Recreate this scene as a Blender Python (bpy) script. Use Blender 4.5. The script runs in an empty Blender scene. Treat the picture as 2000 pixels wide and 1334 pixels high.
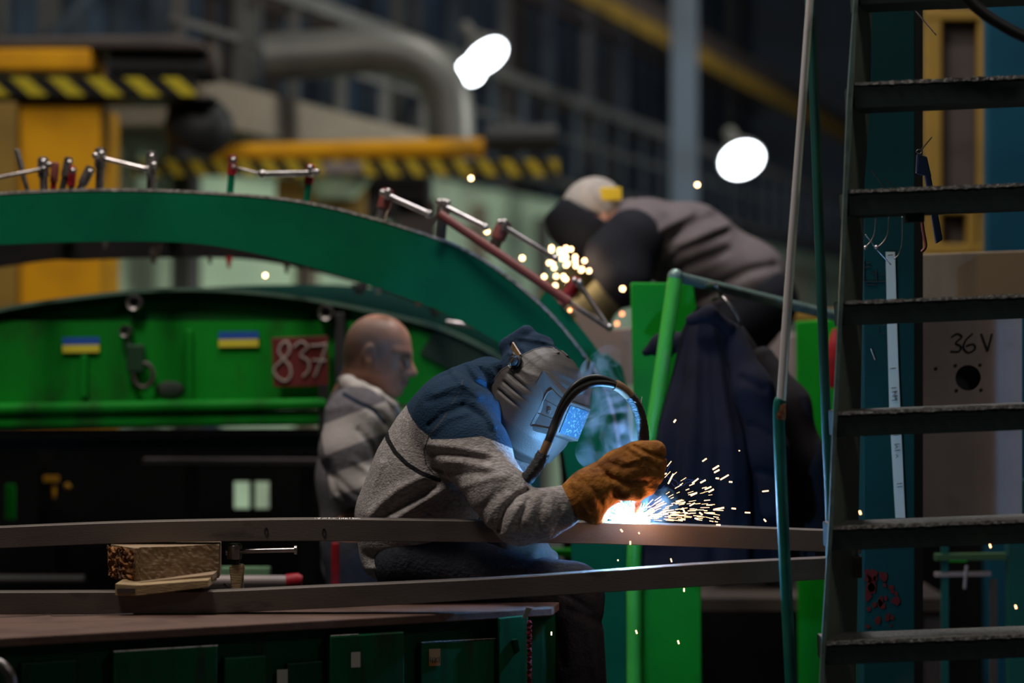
import bpy, bmesh, math, random
import numpy as np
from mathutils import Vector, Matrix
random.seed(7); RNG = np.random.default_rng(7)
SC = bpy.context.scene; COL = SC.collection
FPX = 85/36*2000; ZC = 1.45

# ---------------------------------------------------------------- camera, world, lights, exposure
cam_d = bpy.data.cameras.new('camera'); cam = bpy.data.objects.new('camera', cam_d); COL.objects.link(cam)
cam.location = (0, 0, ZC); cam.rotation_euler = (math.pi/2, 0, 0)
cam_d.lens = 85; cam_d.sensor_width = 36; cam_d.clip_end = 200
cam_d.dof.use_dof = True; cam_d.dof.focus_distance = 5.8; cam_d.dof.aperture_fstop = 1.5
SC.camera = cam
w = bpy.data.worlds.new('hall_air'); SC.world = w; w.use_nodes = True
w.node_tree.nodes['Background'].inputs[0].default_value = (0.62, 0.72, 0.9, 1)
w.node_tree.nodes['Background'].inputs[1].default_value = 0.016
SC.view_settings.view_transform = 'Standard'; SC.view_settings.look = 'None'
SC.view_settings.exposure = 0.0; SC.view_settings.gamma = 1.0; SC.view_settings.use_curve_mapping = False
def area(name, loc, target, size, power, col, size_y=None):
    l = bpy.data.lights.new(name, 'AREA'); l.energy = power; l.color = col; l.size = size
    if size_y: l.shape = 'RECTANGLE'; l.size_y = size_y
    o = bpy.data.objects.new(name, l); COL.objects.link(o); o.location = loc
    o.rotation_euler = (Vector(target)-Vector(loc)).to_track_quat('-Z', 'Y').to_euler(); return o
def point(name, loc, power, col, r):
    l = bpy.data.lights.new(name, 'POINT'); l.energy = power; l.color = col; l.shadow_soft_size = r
    o = bpy.data.objects.new(name, l); COL.objects.link(o); o.location = loc; return o
# high-bay hall lamps outside the frame, plus two added fill lights
area('hall_and_fill_light', (-1.7, 4.9, 5.4), (-0.3, 6.0, 1.0), 1.0, 125, (1.0, 0.91, 0.84))
area('hall_and_fill_light', (0.9, 7.9, 5.2), (0.2, 7.0, 1.0), 0.8, 85, (0.97, 0.95, 0.97))
area('hall_and_fill_light', (4.2, 13.5, 3.6), (-0.2, 19.5, 1.3), 1.0, 230, (0.95, 1.0, 0.92))  # fill light added from the side to brighten the mint wall
area('hall_and_fill_light', (3.4, 2.6, 4.6), (1.1, 6.0, 1.2), .8, 22, (1.0, 0.92, 0.85))  # fill light added at front right for the ladder side and switch box
area('hall_and_fill_light', (-0.2, 6.8, 5.0), (-0.3, 7.9, 1.2), .8, 40, (1.0, 0.95, 0.88))
area('hall_and_fill_light', (-2.5, 9.0, 6.0), (-1.5, 13.0, 2.0), 1.5, 55, (1.0, 0.95, 0.86))
area('hall_and_fill_light', (1.2, 13.0, 7.0), (0.3, 20.0, 1.2), 2.0, 180, (0.98, 0.97, 0.9))
area('hall_and_fill_light', (6.0, 22.0, 8.0), (3.0, 32.0, 2.0), 3.0, 300, (0.88, 0.93, 1.0))

# ---------------------------------------------------------------- small helpers
def P(px, py, D):                       # a point of the place at distance D in front of the camera
    return Vector(((px-1000)/FPX*D, D, ZC-(py-667)/FPX*D))
def tag(o, label=None, cat=None, group=None, kind=None):
    if label: o['label'] = label
    if cat: o['category'] = cat
    if group: o['group'] = group
    if kind: o['kind'] = kind
    return o
def empty(name, loc, label=None, cat=None, group=None, kind=None):
    o = bpy.data.objects.new(name, None); COL.objects.link(o); o.location = loc; o.empty_display_size = .1
    return tag(o, label, cat, group, kind)
def world(o):
    m = o.matrix_basis.copy()
    return world(o.parent) @ o.matrix_parent_inverse @ m if o.parent else m
def link(name, me, m, parent=None, smooth=None, bevel=0):
    o = bpy.data.objects.new(name, me); COL.objects.link(o)
    if m is not None and not me.materials: me.materials.append(m)
    if smooth is not None:
        me.shade_smooth()
        if smooth < 3: me.set_sharp_from_angle(angle=smooth)
    if parent is not None:
        o.parent = parent
        o.matrix_parent_inverse = world(parent).inverted()
    if bevel:
        b = o.modifiers.new('bevel', 'BEVEL'); b.width = bevel; b.segments = 2; b.limit_method = 'ANGLE'
    return o
def orth(d):
    d = d.normalized(); u = Vector((0, 0, 1)) if abs(d.z) < .9 else Vector((1, 0, 0))
    a = d.cross(u).normalized(); return a, a.cross(d).normalized()
def catmull(pts, n=8, closed=False):
    pts = [Vector(p) for p in pts]; out = []; N = len(pts)
    for i in range(N if closed else N-1):
        g = (lambda j: pts[j % N]) if closed else (lambda j: pts[min(max(j, 0), N-1)])
        p0, p1, p2, p3 = g(i-1), g(i), g(i+1), g(i+2)
        for k in range(n):
            t = k/n
            out.append(.5*((2*p1)+(p2-p0)*t+(2*p0-5*p1+4*p2-p3)*t*t+(3*p1-p0-3*p2+p3)*t**3))
    if not closed: out.append(pts[-1])
    return out
class G:
    """collects simple solids; build() links them as one mesh object"""
    def __init__(s): s.v = []; s.f = []
    def add(s, v, f):
        n = len(s.v); s.v += [tuple(x) for x in v]; s.f += [tuple(i+n for i in q) for q in f]; return s
    def box(s, c, size, R=None):
        c = Vector(c); h = Vector(size)/2; vs = []
        for x in (-1, 1):
            for y in (-1, 1):
                for z in (-1, 1):
                    p = Vector((x*h.x, y*h.y, z*h.z)); vs.append(c+(R @ p if R else p))
        return s.add(vs, [(0,1,3,2),(4,6,7,5),(0,4,5,1),(2,3,7,6),(0,2,6,4),(1,5,7,3)])
    def bar(s, a, b, wd, ht, up=None):
        a = Vector(a); b = Vector(b); d = (b-a).normalized(); up = Vector(up) if up else Vector((0, 0, 1))
        if abs(d.dot(up)) > .95: up = Vector((0, 1, 0))
        r = d.cross(up).normalized(); u = r.cross(d).normalized(); vs = []
        for p in (a, b):
            for i, j in ((-1,-1),(1,-1),(1,1),(-1,1)): vs.append(p+r*wd/2*i+u*ht/2*j)
        return s.add(vs, [(3,2,1,0),(4,5,6,7),(0,1,5,4),(1,2,6,5),(2,3,7,6),(3,0,4,7)])
    def tube(s, pts, r, n=10, cap=True):
        pts = [Vector(p) for p in pts]; rs = r if isinstance(r, (list, tuple)) else [r]*len(pts)
        vs = []; a, b = orth(pts[1]-pts[0])
        for i, p in enumerate(pts):
            d = (pts[min(i+1, len(pts)-1)]-pts[max(i-1, 0)]).normalized()
            a = (a-d*a.dot(d)).normalized(); b = d.cross(a)
            for k in range(n):
                t = 2*math.pi*k/n; vs.append(p+(a*math.cos(t)+b*math.sin(t))*rs[i])
        fs = [(i*n+k, i*n+(k+1) % n, (i+1)*n+(k+1) % n, (i+1)*n+k) for i in range(len(pts)-1) for k in range(n)]
        if cap: fs += [tuple(range(n-1, -1, -1)), tuple((len(pts)-1)*n+k for k in range(n))]
        return s.add(vs, fs)
    def lathe(s, c, axis, prof, n=20):
        c = Vector(c); d = Vector(axis).normalized(); a, b = orth(d); vs = []
        for h, r in prof:
            for k in range(n):
                t = 2*math.pi*k/n; vs.append(c+d*h+(a*math.cos(t)+b*math.sin(t))*max(r, 1e-5))
        m = len(prof)
        fs = [(i*n+k, i*n+(k+1) % n, (i+1)*n+(k+1) % n, (i+1)*n+k) for i in range(m-1) for k in range(n)]
        fs += [tuple(range(n-1, -1, -1)), tuple((m-1)*n+k for k in range(n))]
        return s.add(vs, fs)
    def ball(s, c, r, n=12, m=8):
        rr = r if isinstance(r, (tuple, list)) else (r, r, r); c = Vector(c); vs = []; fs = []
        for i in range(m+1):
            t = math.pi*i/m
            for k in range(n):
                q = 2*math.pi*k/n
                vs.append(c+Vector((rr[0]*math.sin(t)*math.cos(q), rr[1]*math.sin(t)*math.sin(q), rr[2]*math.cos(t))))
        for i in range(m):
            for k in range(n): fs.append((i*n+k, (i+1)*n+k, (i+1)*n+(k+1) % n, i*n+(k+1) % n))
        return s.add(vs, fs)
    def prism(s, pts, depth):
        """closed outline (list of Vectors) pushed back by the vector depth"""
        n = len(pts); d = Vector(depth); vs = [Vector(p) for p in pts]+[Vector(p)+d for p in pts]
        return s.add(vs, [tuple(range(n)), tuple(range(2*n-1, n-1, -1))]+[(i, (i+n), ((i+1) % n)+n, (i+1) % n) for i in range(n)])
    def strip(s, A, B, depth):
        """band between two polylines A and B, pushed back by depth"""
        n = len(A); d = Vector(depth); vs = list(A)+list(B)+[p+d for p in A]+[p+d for p in B]; fs = []
        for i in range(n-1):
            fs += [(i, i+1, n+i+1, n+i), (2*n+i, 3*n+i, 3*n+i+1, 2*n+i+1), (i, 2*n+i, 2*n+i+1, i+1), (n+i, n+i+1, 3*n+i+1, 3*n+i)]
        fs += [(0, n, 3*n, 2*n), (n-1, 3*n-1, 4*n-1, 2*n-1)]
        return s.add(vs, fs)
    def build(s, name, m, parent=None, smooth=None, bevel=0):
        me = bpy.data.meshes.new(name); me.from_pydata([tuple(v) for v in s.v], [], s.f)
        bm = bmesh.new(); bm.from_mesh(me); bmesh.ops.recalc_face_normals(bm, faces=bm.faces); bm.to_mesh(me); bm.free()
        return link(name, me, m, parent, smooth, bevel)
def copy_tree(o, parent=None):
    c = o.copy(); COL.objects.link(c)
    if parent is not None: c.parent = parent
    for ch in list(o.children): copy_tree(ch, c)
    return c

# ---------------------------------------------------------------- materials
def mat(name, col, rough=.6, metal=0., col2=None, scale=12., lo=.45, hi=.7, bump=0., bscale=60., spec=.5, stretch=None, dirt=None, dscale=3., dlo=.55, dhi=.7):
    m = bpy.data.materials.new(name); m.use_nodes = True; nt = m.node_tree; N = nt.nodes; L = nt.links
    b = N['Principled BSDF']; b.inputs['Roughness'].default_value = rough; b.inputs['Metallic'].default_value = metal
    b.inputs['Specular IOR Level'].default_value = spec
    tc = N.new('ShaderNodeTexCoord'); mp = N.new('ShaderNodeMapping'); L.new(tc.outputs['Object'], mp.inputs[0])
    if stretch: mp.inputs['Scale'].default_value = stretch
    c = (*col, 1); src = None
    def mixn(a, bcol, sc, lo, hi, seed):
        nz = N.new('ShaderNodeTexNoise'); nz.inputs['Scale'].default_value = sc; nz.inputs['Detail'].default_value = 6
        nz.noise_dimensions = '4D'; nz.inputs['W'].default_value = seed; L.new(mp.outputs[0], nz.inputs['Vector'])
        mr = N.new('ShaderNodeMapRange'); mr.inputs[1].default_value = lo; mr.inputs[2].default_value = hi; L.new(nz.outputs[0], mr.inputs[0])
        mx = N.new('ShaderNodeMix'); mx.data_type = 'RGBA'; L.new(mr.outputs[0], mx.inputs[0])
        if isinstance(a, tuple): mx.inputs[6].default_value = a
        else: L.new(a, mx.inputs[6])
        mx.inputs[7].default_value = (*bcol, 1); return mx.outputs[2]
    src = c
    if col2: src = mixn(src, col2, scale, lo, hi, 1.3)
    if dirt: src = mixn(src, dirt, dscale, dlo, dhi, 5.1)
    if isinstance(src, tuple): b.inputs['Base Color'].default_value = src
    else: L.new(src, b.inputs['Base Color'])
    if bump:
        nz = N.new('ShaderNodeTexNoise'); nz.inputs['Scale'].default_value = bscale; nz.inputs['Detail'].default_value = 5; L.new(mp.outputs[0], nz.inputs['Vector'])
        bp = N.new('ShaderNodeBump'); bp.inputs['Strength'].default_value = bump; bp.inputs['Distance'].default_value = .01
        L.new(nz.outputs[0], bp.inputs['Height']); L.new(bp.outputs[0], b.inputs['Normal'])
    return m
def emit(name, col, s):
    m = bpy.data.materials.new(name); m.use_nodes = True; nt = m.node_tree; nt.nodes.clear()
    e = nt.nodes.new('ShaderNodeEmission'); o = nt.nodes.new('ShaderNodeOutputMaterial')
    e.inputs[0].default_value = (*col, 1); e.inputs[1].default_value = s; nt.links.new(e.outputs[0], o.inputs[0]); return m
def attr_layers(m, layers):
    """put colours over the base colour where a point attribute is above zero (printed or dyed areas)"""
    nt = m.node_tree; N = nt.nodes; L = nt.links; b = N['Principled BSDF']; inp = b.inputs['Base Color']
    src = inp.links[0].from_socket if inp.is_linked else tuple(inp.default_value)
    for name, col, soft in layers:
        a = N.new('ShaderNodeAttribute'); a.attribute_name = name
        mr = N.new('ShaderNodeMapRange'); mr.inputs[1].default_value = -soft; mr.inputs[2].default_value = soft; L.new(a.outputs['Fac'], mr.inputs[0])
        mx = N.new('ShaderNodeMix'); mx.data_type = 'RGBA'; L.new(mr.outputs[0], mx.inputs[0])
        if isinstance(src, tuple): mx.inputs[6].default_value = src
        else: L.new(src, mx.inputs[6])
        mx.inputs[7].default_value = (*col, 1); src = mx.outputs[2]
    L.new(src, inp); return m
def hazard(name, pitch, slant, c1, c2, rough=.6):
    m = mat(name, c1, rough, spec=.1); nt = m.node_tree; N = nt.nodes; L = nt.links
    tc = N.new('ShaderNodeTexCoord'); sp = N.new('ShaderNodeSeparateXYZ'); L.new(tc.outputs['Object'], sp.inputs[0])
    a = N.new('ShaderNodeMath'); a.operation = 'MULTIPLY_ADD'; L.new(sp.outputs[2], a.inputs[0]); a.inputs[1].default_value = slant; L.new(sp.outputs[0], a.inputs[2])
    d = N.new('ShaderNodeMath'); d.operation = 'DIVIDE'; L.new(a.outputs[0], d.inputs[0]); d.inputs[1].default_value = pitch
    fr = N.new('ShaderNodeMath'); fr.operation = 'FRACT'; L.new(d.outputs[0], fr.inputs[0])
    gt = N.new('ShaderNodeMath'); gt.operation = 'GREATER_THAN'; L.new(fr.outputs[0], gt.inputs[0]); gt.inputs[1].default_value = .52
    mx = N.new('ShaderNodeMix'); mx.data_type = 'RGBA'; L.new(gt.outputs[0], mx.inputs[0]); mx.inputs[6].default_value = (*c1, 1); mx.inputs[7].default_value = (*c2, 1)
    L.new(mx.outputs[2], N['Principled BSDF'].inputs['Base Color']); return m
M = {}
M['floor'] = mat('concrete', (.06,.06,.06), .8, col2=(.03,.03,.03), scale=2)
M['mint'] = mat('mint_paint', (.55,.72,.5), .7, col2=(.45,.6,.44), scale=1.2, dirt=(.3,.33,.25), dscale=.8)
M['beige'] = mat('beige_paint', (.2,.165,.125), .7, spec=.2, col2=(.14,.12,.095), scale=1.5)
M['gallery'] = mat('grey_paint', (.095,.092,.088), .7, spec=.2, col2=(.06,.06,.06), scale=2)
M['bluewall'] = mat('dark_blue_sheet', (.035,.055,.085), .6, col2=(.02,.03,.045), scale=1.5)
M['slat'] = mat('blue_grey_slat', (.04,.052,.068), .7, spec=.2, col2=(.022,.03,.04), scale=1.5)
M['yel'] = mat('yellow_paint', (.66,.31,.006), .6, spec=.15, col2=(.5,.22,.008), scale=4, dirt=(.2,.12,.03), dscale=3, dlo=.6, dhi=.8)
M['yelr'] = mat('ochre_paint', (.26,.15,.014), .6, col2=(.15,.09,.012), scale=3)
M['hazA'] = hazard('hazard_tape', .175, 1.1, (.012,.011,.01), (.4,.32,.02))
M['hazB'] = hazard('hazard_tape', .131, .7, (.02,.018,.015), (.52,.38,.03))
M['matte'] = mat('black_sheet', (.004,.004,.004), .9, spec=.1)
M['black'] = mat('black_rubber', (.012,.012,.013), .6)
M['brown'] = mat('brown_metal', (.05,.035,.028), .6, col2=(.03,.02,.018), scale=6)
M['duct'] = mat('duct_metal', (.13,.125,.115), .45, .2, col2=(.085,.083,.078), scale=3)
M['teal'] = mat('teal_paint', (.0004,.135,.06), .6, spec=.1, col2=(.0004,.075,.038), scale=2.2, lo=.4, hi=.7, dirt=(.02,.03,.02), dscale=9, dlo=.72, dhi=.8, bump=.05, bscale=30)
M['teal2'] = mat('dark_teal_paint', (.0015,.07,.055), .5, col2=(.001,.045,.04), scale=3)
M['green'] = mat('green_paint', (.001,.33,.012), .5, spec=.3, col2=(.001,.22,.010), scale=2.5, lo=.4, hi=.7, dirt=(.01,.05,.01), dscale=4, dlo=.6, dhi=.75, bump=.05, bscale=20)
M['hullgreen'] = mat('hull_green_paint', (.001,.23,.012), .6, spec=.2, col2=(.001,.13,.008), scale=2.2, lo=.35, hi=.7, dirt=(.015,.03,.008), dscale=5, dlo=.55, dhi=.72, stretch=(1, 1, .5))
M['lime'] = mat('light_green_paint', (.07,.5,.06), .4, col2=(.04,.38,.04), scale=6, dirt=(.22,.35,.2), dscale=10, dlo=.55, dhi=.75)
M['dkgreen'] = mat('bench_green_paint', (.001,.05,.02), .5, spec=.2, col2=(.001,.035,.014), scale=4, dirt=(.02,.015,.012), dscale=5, dlo=.52, dhi=.7, bump=.1, bscale=40, stretch=(3, 3, .5))
M['benchtop'] = mat('rusty_top', (.13,.078,.06), .8, spec=.2, col2=(.085,.048,.038), scale=9, dirt=(.03,.022,.02), dscale=5, dlo=.6, dhi=.75, bump=.2, bscale=60)
M['steel'] = mat('raw_steel', (.135,.108,.092), .5, .3, col2=(.09,.072,.062), scale=5, dirt=(.03,.025,.024), dscale=7, dlo=.62, dhi=.72, bump=.06, bscale=150, stretch=(.6, 1, 2))
M['bright'] = mat('bright_steel', (.5,.46,.45), .3, 1., col2=(.25,.23,.22), scale=25)
M['worn'] = mat('worn_steel', (.3,.27,.255), .35, .9, col2=(.1,.085,.08), scale=30, bump=.1, bscale=120)
M['chrome'] = mat('polished_rail', (.95,.9,.88), .36, .6, col2=(.5,.45,.43), scale=15, lo=.6, hi=.75)
M['red'] = mat('red_paint', (.3,.008,.016), .5, spec=.25, col2=(.12,.012,.014), scale=20)
M['redrod'] = mat('dull_red_rod', (.17,.035,.028), .5, col2=(.14,.035,.03), scale=20)
M['redsign'] = mat('red_sign', (.12,.007,.006), .6, col2=(.12,.009,.008), scale=8)
M['chalk'] = mat('chalk', (.36,.28,.25), .9)
M['blueflag'] = mat('flag_blue', (.005,.07,.35), .7)
M['yelflag'] = mat('flag_yellow', (.62,.52,.03), .7)
M['greyplate'] = mat('grey_sheet', (.26,.21,.2), .55, .2, col2=(.18,.15,.145), scale=4)
M['railedge'] = mat('ladder_edge', (.16,.24,.22), .4, .3, col2=(.09,.14,.13), scale=30)
M['railface'] = mat('ladder_side', (.12,.15,.11), .6, col2=(.08,.1,.075), scale=6)
M['step'] = mat('ladder_step', (.004,.02,.018), .7)
M['nosing'] = mat('worn_step_edge', (.3,.29,.27), .5, .4, col2=(.1,.1,.09), scale=120, bump=.6, bscale=200)
M['box36'] = mat('switch_box_paint', (.37,.31,.285), .7, col2=(.28,.23,.21), scale=5, dirt=(.1,.08,.07), dscale=3, dlo=.6, dhi=.8)
M['brownpan'] = mat('tan_panel', (.2,.14,.08), .6, col2=(.13,.09,.055), scale=4, stretch=(3, 1, .5))
M['cyan'] = mat('blue_panel_paint', (.001,.05,.085), .6, spec=.2, col2=(.001,.035,.06), scale=3)
M['paper'] = mat('masking_tape', (.42,.44,.36), .8)
M['ink'] = mat('black_marker', (.006,.006,.007), .7)
M['navy'] = mat('navy_cloth', (.011,.011,.02), .9, col2=(.006,.006,.011), scale=9, bump=.35, bscale=14, spec=.2)
M['darkcoat'] = mat('charcoal_cloth', (.022,.019,.022), .9, col2=(.014,.012,.014), scale=9, bump=.35, bscale=14, spec=.2)
M['wood'] = mat('old_timber', (.34,.235,.14), .9, col2=(.2,.13,.07), scale=22, lo=.35, hi=.7, bump=.3, bscale=45, stretch=(.35, 2, 4), dirt=(.06,.04,.025), dscale=12, dlo=.62, dhi=.75)
M['woodrot'] = mat('split_wood', (.42,.17,.04), .9, col2=(.08,.035,.015), scale=40, lo=.35, hi=.6, bump=1.0, bscale=60)
M['plywood'] = mat('pale_wedge', (.36,.25,.12), .8, col2=(.22,.14,.07), scale=12, stretch=(1, 1, 6), bump=.3)
M['orange'] = mat('orange_label', (.33,.14,.03), .8)
M['white'] = mat('white_tag', (.5,.45,.4), .7)
M['cable'] = mat('cable_rubber', (.018,.016,.016), .42, col2=(.03,.026,.024), scale=40)
M['wrap'] = mat('cable_tape', (.025,.022,.022), .5, bump=.8, bscale=90, stretch=(1, 1, 6))
M['tantape'] = mat('tan_tape', (.28,.16,.07), .5, col2=(.18,.1,.05), scale=40)
M['copper'] = mat('hot_copper_nozzle', (.6,.22,.1), .35, .8, col2=(.25,.1,.06), scale=90, bump=.3, bscale=150)
M['darksteel'] = mat('near_black_steel', (.007,.005,.005), .8, spec=.2, col2=(.003,.003,.003), scale=7)  # near-black steel for the ring's back plate and the frame posts
M['ceil'] = mat('dark_roof', (.02,.022,.028), .9)

# ---------------------------------------------------------------- the setting
def struct(name, g, m, parent=None, smooth=None): return tag(g.build(name, m, parent, smooth), kind='structure')
struct('floor', G().box((4, 24, -.05), (60, 60, .1)), M['floor'])
struct('ceiling', G().box((4, 24, 9.6), (60, 60, .1)), M['ceil'])
GD = Vector((.284, .959, 0)).normalized(); GN = Vector((GD.y, -GD.x, 0)); GO = Vector((-2.03, 12, 0))   # line of the long gallery wall
def gal(s, off, z): return GO+GD*s-GN*off+Vector((0, 0, z))
wl = struct('wall_left', G().bar(gal(-.4, .55, 1.36), gal(34, .55, 1.36), .1, 2.72), M['mint'])
for i in range(14):                                   # painted panels and posts of the wall under the gallery
    s = .1+i*1.9
    G().bar(gal(s, .45, 0), gal(s, .45, 2.55), .16 if i % 3 else .3, .12, up=GN).build('wall_post', M['gallery'] if i % 2 else M['beige'], wl)
for s, wd in ((.3, .5), (2.2, .35), (6.1, .3), (6.85, .18), (11, .9)):
    G().bar(gal(s, .44, 0), gal(s, .44, 1.75), .1, wd, up=GD).build('wall_recess', M['bluewall'], wl)
wb = struct('wall_back', G().bar(gal(-10, 3.3, 5), gal(34, 3.3, 5), .1, 9), M['bluewall'])
for i in range(46):                                   # vertical sheet ribs of the upper wall
    s = -6+i*.85+.2*math.sin(i*2.3)
    wd = (.22, .1, .34, .14)[i % 4]
    G().bar(gal(s, 3.2, 2.6), gal(s, 3.2, 9), .08, wd, up=GD).build('wall_slat', (M['slat'], M['brown'], M['slat'], M['gallery'])[(i*7) % 11 % 4], wb)
struct('wall_right', G().box((12.5, 20, 4.7), (.2, 60, 9.4)), M['bluewall'])
struct('wall_far', G().box((4, 49, 4.7), (60, .2, 9.4)), M['bluewall'])

# gallery walkway: deck, handrail, mid rail, posts
wk = empty('walkway', gal(0, 0, 2.7), 'long grey raised walkway with railing running back into the hall', 'walkway')
G().bar(gal(.8, .35, 2.72), gal(4.7, .35, 2.72), 1.1, .24).build('deck', M['beige'], wk)
G().bar(gal(4.7, .1, 2.8), gal(30, .1, 2.8), .12, .06).build('deck_edge', M['gallery'], wk)
G().bar(gal(.8, 0, 3.5), gal(30, 0, 3.5), .07, .09).build('handrail', M['gallery'], wk)
G().bar(gal(.8, 0, 3.16), gal(30, 0, 3.16), .03, .04).build('mid_rail', M['gallery'], wk)
pm = None
for i in range(30):
    s = .9+i*.82
    a, b = gal(s, 0, 2.84), gal(s, 0, 3.46)
    G().bar(a, b, .07 if i < 5 else .05, .07).build('railing_post', M['gallery'] if i < 6 else M['slat'], wk)
tw = empty('steel_truss', gal(0, 2, 3), 'dim steel framework rising behind the walkway railing', 'framework')
for i in range(13):
    s = -2+i*1.7
    G().bar(gal(s, 1.9, 0), gal(s, 1.9, 9), .12, .1).build('upright', M['gallery'] if i % 2 else M['slat'], tw)
c_ = P(1335, 0, 18.5); G().box((c_.x, 18.5, 4.5), (.2,.2,9)).build('upright', M['bluewall'], tw)
for z in (4.1, 5.2):
    G().bar(gal(-2, 1.9, z), gal(28, 1.9, z), .1, .12).build('cross_beam', M['brown'], tw)
for i in range(7):
    G().bar(gal(-1+i*3.4, 1.85, 3.0), gal(.7+i*3.4, 1.85, 4.1), .06, .07).build('brace', M['slat'], tw)
cb = empty('crane_beam', gal(8, .2, 4.5), 'long ochre crane beam slanting across the upper right background', 'crane beam')
G().bar(gal(4, .2, 4.56), gal(31, .2, 4.56), .1, .17).build('flange', M['yelr'], cb)
G().bar(gal(4, .3, 4.78), gal(31, .3, 4.78), .04, .3).build('web', M['brown'], cb)

# ventilation duct with elbow
D = 13.75
tag(G().tube(catmull([P(520,112,D), P(640,105,D), P(740,100,D), P(820,122,D), P(868,175,D), P(880,240,D), P(880,330,D)], 8), .135, 20).build('ventilation_duct', M['duct'], None, 1.0),
    'fat grey ventilation duct bending down beside the bright hanging lamp', 'duct')

# lamps
def lamp(name, px, py, D, r, ax, label, grp=None):
    c = P(px, py, D); e = empty(name, c, label, 'lamp', grp); ax = Vector(ax).normalized()
    G().lathe(c, -ax, [(.02, r*.98), (0, r), (.05, r*.95), (.14, r*.55), (.2, r*.3), (.3, r*.28)], 24).build('reflector', M['duct'], e, .7)
    G().lathe(c+ax*.0, ax, [(-.015, r*.9), (.0, r*.93), (.01, r*.9)], 24).build('glass', LM, e, .7)
    G().tube([c-ax*.3, c-ax*.3+Vector((0, 0, 1.5))], .006, 6).build('hanger', M['matte'], e)
    return e
LM = emit('lamp_glass', (.86,.93,1.), 14)
l1 = lamp('hanging_lamp', 950, 110, 16, .15, (.5,-.45,-.74), 'bright white hanging lamp beside the bend of the duct')
cc = P(920, 139, 15.8); G().ball(cc, .082, 16, 12).build('bulb', LM, l1, 3.1)
lamp('hanging_lamp', 1449, 313, 16, .148, (.22,-.7,-.68), 'bright white oval lamp above the back of the far welder')
lamp('hanging_lamp', 1818, 425, 14, .07, (-.1,-.9,-.4), 'small white lamp glimpsed between the rungs beside the yellow cabinet')

# yellow manipulators with hazard stripes
D = 11.2
e = empty('yellow_manipulator', P(60, 400, D), 'yellow manipulator arm with hazard stripes on its yellow column at far left', 'machine')
G().box((P(60,116,D)+P(150,116,D))/2+Vector((-.35,.2,0)), (1.05,.42,.105)).build('beam', M['yel'], e, bevel=.02)
G().prism([P(-160,72,D), P(330,66,D), P(395,80,D), P(405,98,D), P(200,94,D), P(-160,98,D)], (0,.5,0)).build('beam_cover', M['brown'], e, bevel=.02)
G().tube([P(205,118,D)+Vector((0,.2,0)), P(405,118,D)+Vector((0,.2,0))], .085, 20).build('sleeve', M['black'], e, .7)
G().lathe(P(405,112,D)+Vector((0,.2,0)), (1,0,0), [(-.02,.09),(.02,.1),(.04,.06)], 18).build('end_cap', M['brown'], e, .7)
G().box(P(120,170,D)+Vector((-.12,.0,0)), (1.48,.05,.085)).build('hazard_strip', M['hazA'], e)
G().box(P(100,190,D)+Vector((0,.2,0)), (1.5,.4,.012)).build('under_plate', M['black'], e)
G().box(P(80,400,D)+Vector((.022,.35,-.766)), (.48,.55,2.48)).build('column', M['yel'], e, bevel=.01)
G().box(P(18,400,D)+Vector((-.14,.12,-.766)), (.36,.3,2.48)).build('side_plate', M['yelr'], e, bevel=.01)
G().ball(P(372,238,D)+Vector((0,.3,0)), (.17,.17,.15)).tube([P(350,190,D)+Vector((0,.3,0)), P(350,300,D)+Vector((0,.3,0))], .1, 16).build('motor', M['black'], e, .8)
D = 13.2
e = empty('yellow_manipulator', P(650, 400, D), 'yellow boom with hazard stripes and dark sleeve in the middle background', 'machine')
G().tube([P(352,300,D)+Vector((0,.1,0)), P(945,286,D)+Vector((0,.1,0))], .055, 16).build('boom', M['yel'], e, .7)
G().box(P(650,277,D)+Vector((0,.25,0)), (1.66,.2,.04)).build('boom_cover', M['brown'], e, bevel=.01)
G().tube([P(950,268,D)+Vector((0,.1,0)), P(1088,266,D)+Vector((0,.1,0))], .075, 16).build('sleeve', M['black'], e, .7)
G().box(P(676,328,D), (2.32,.05,.088)).build('hazard_strip', M['hazB'], e)
G().box(P(670,328,D)+Vector((0,-.04,0)), (.21,.02,.06)).build('name_plate', M['greyplate'], e)
G().tube([P(650,345,D)+Vector((0,.2,0)), P(650,385,D)+Vector((0,.2,0))], [.2,.11], 20).build('drum', M['mint'], e, .7)
G().box(P(620,395,D)+Vector((0,.35,0)), (.5,.3,.3)).build('carriage', M['yelr'], e, bevel=.03)
G().box(P(760,380,D)+Vector((0,.35,0)), (.45,.2,.25)).build('carriage', M['black'], e, bevel=.03)
G().box(P(810,600,D)+Vector((0,.4,-.35)), (.22,.3,1.9)).build('support', M['brown'], e)
G().box(P(1040,520,D)+Vector((0,.3,-.35)), (.7,.3,.26)).build('carriage', M['yelr'], e, bevel=.03)
D = 10
e = empty('yellow_cabinet', P(1865, 300, D), 'tall yellow framed cabinet with dark openings behind the ladder', 'cabinet')
G().box(P(1865,250,D)+Vector((0,.25,0)), (.3,.4,1.7)).build('body', M['brown'], e)
for x0, x1 in ((1802,1838), (1908,1931)):
    G().box((P(x0,250,D)+P(x1,250,D))/2, ((x1-x0)/FPX*D,.06,1.75)).build('frame_post', M['yelr'], e, bevel=.01)
for y, h in ((30,.05), (405,.06), (488,.05)):
    G().box(P(1866,y,D), (.27,.07,h)).build('frame_rail', M['yelr'], e, bevel=.01)
G().box(P(1894,445,D)+Vector((0,-.01,0)), (.035,.06,.2)).build('frame_post', M['yelr'], e)
G().box((P(1866,700,D))+Vector((0,.3,-.2)), (.3,.3,1.3)).build('base', M['black'], e)
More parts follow.
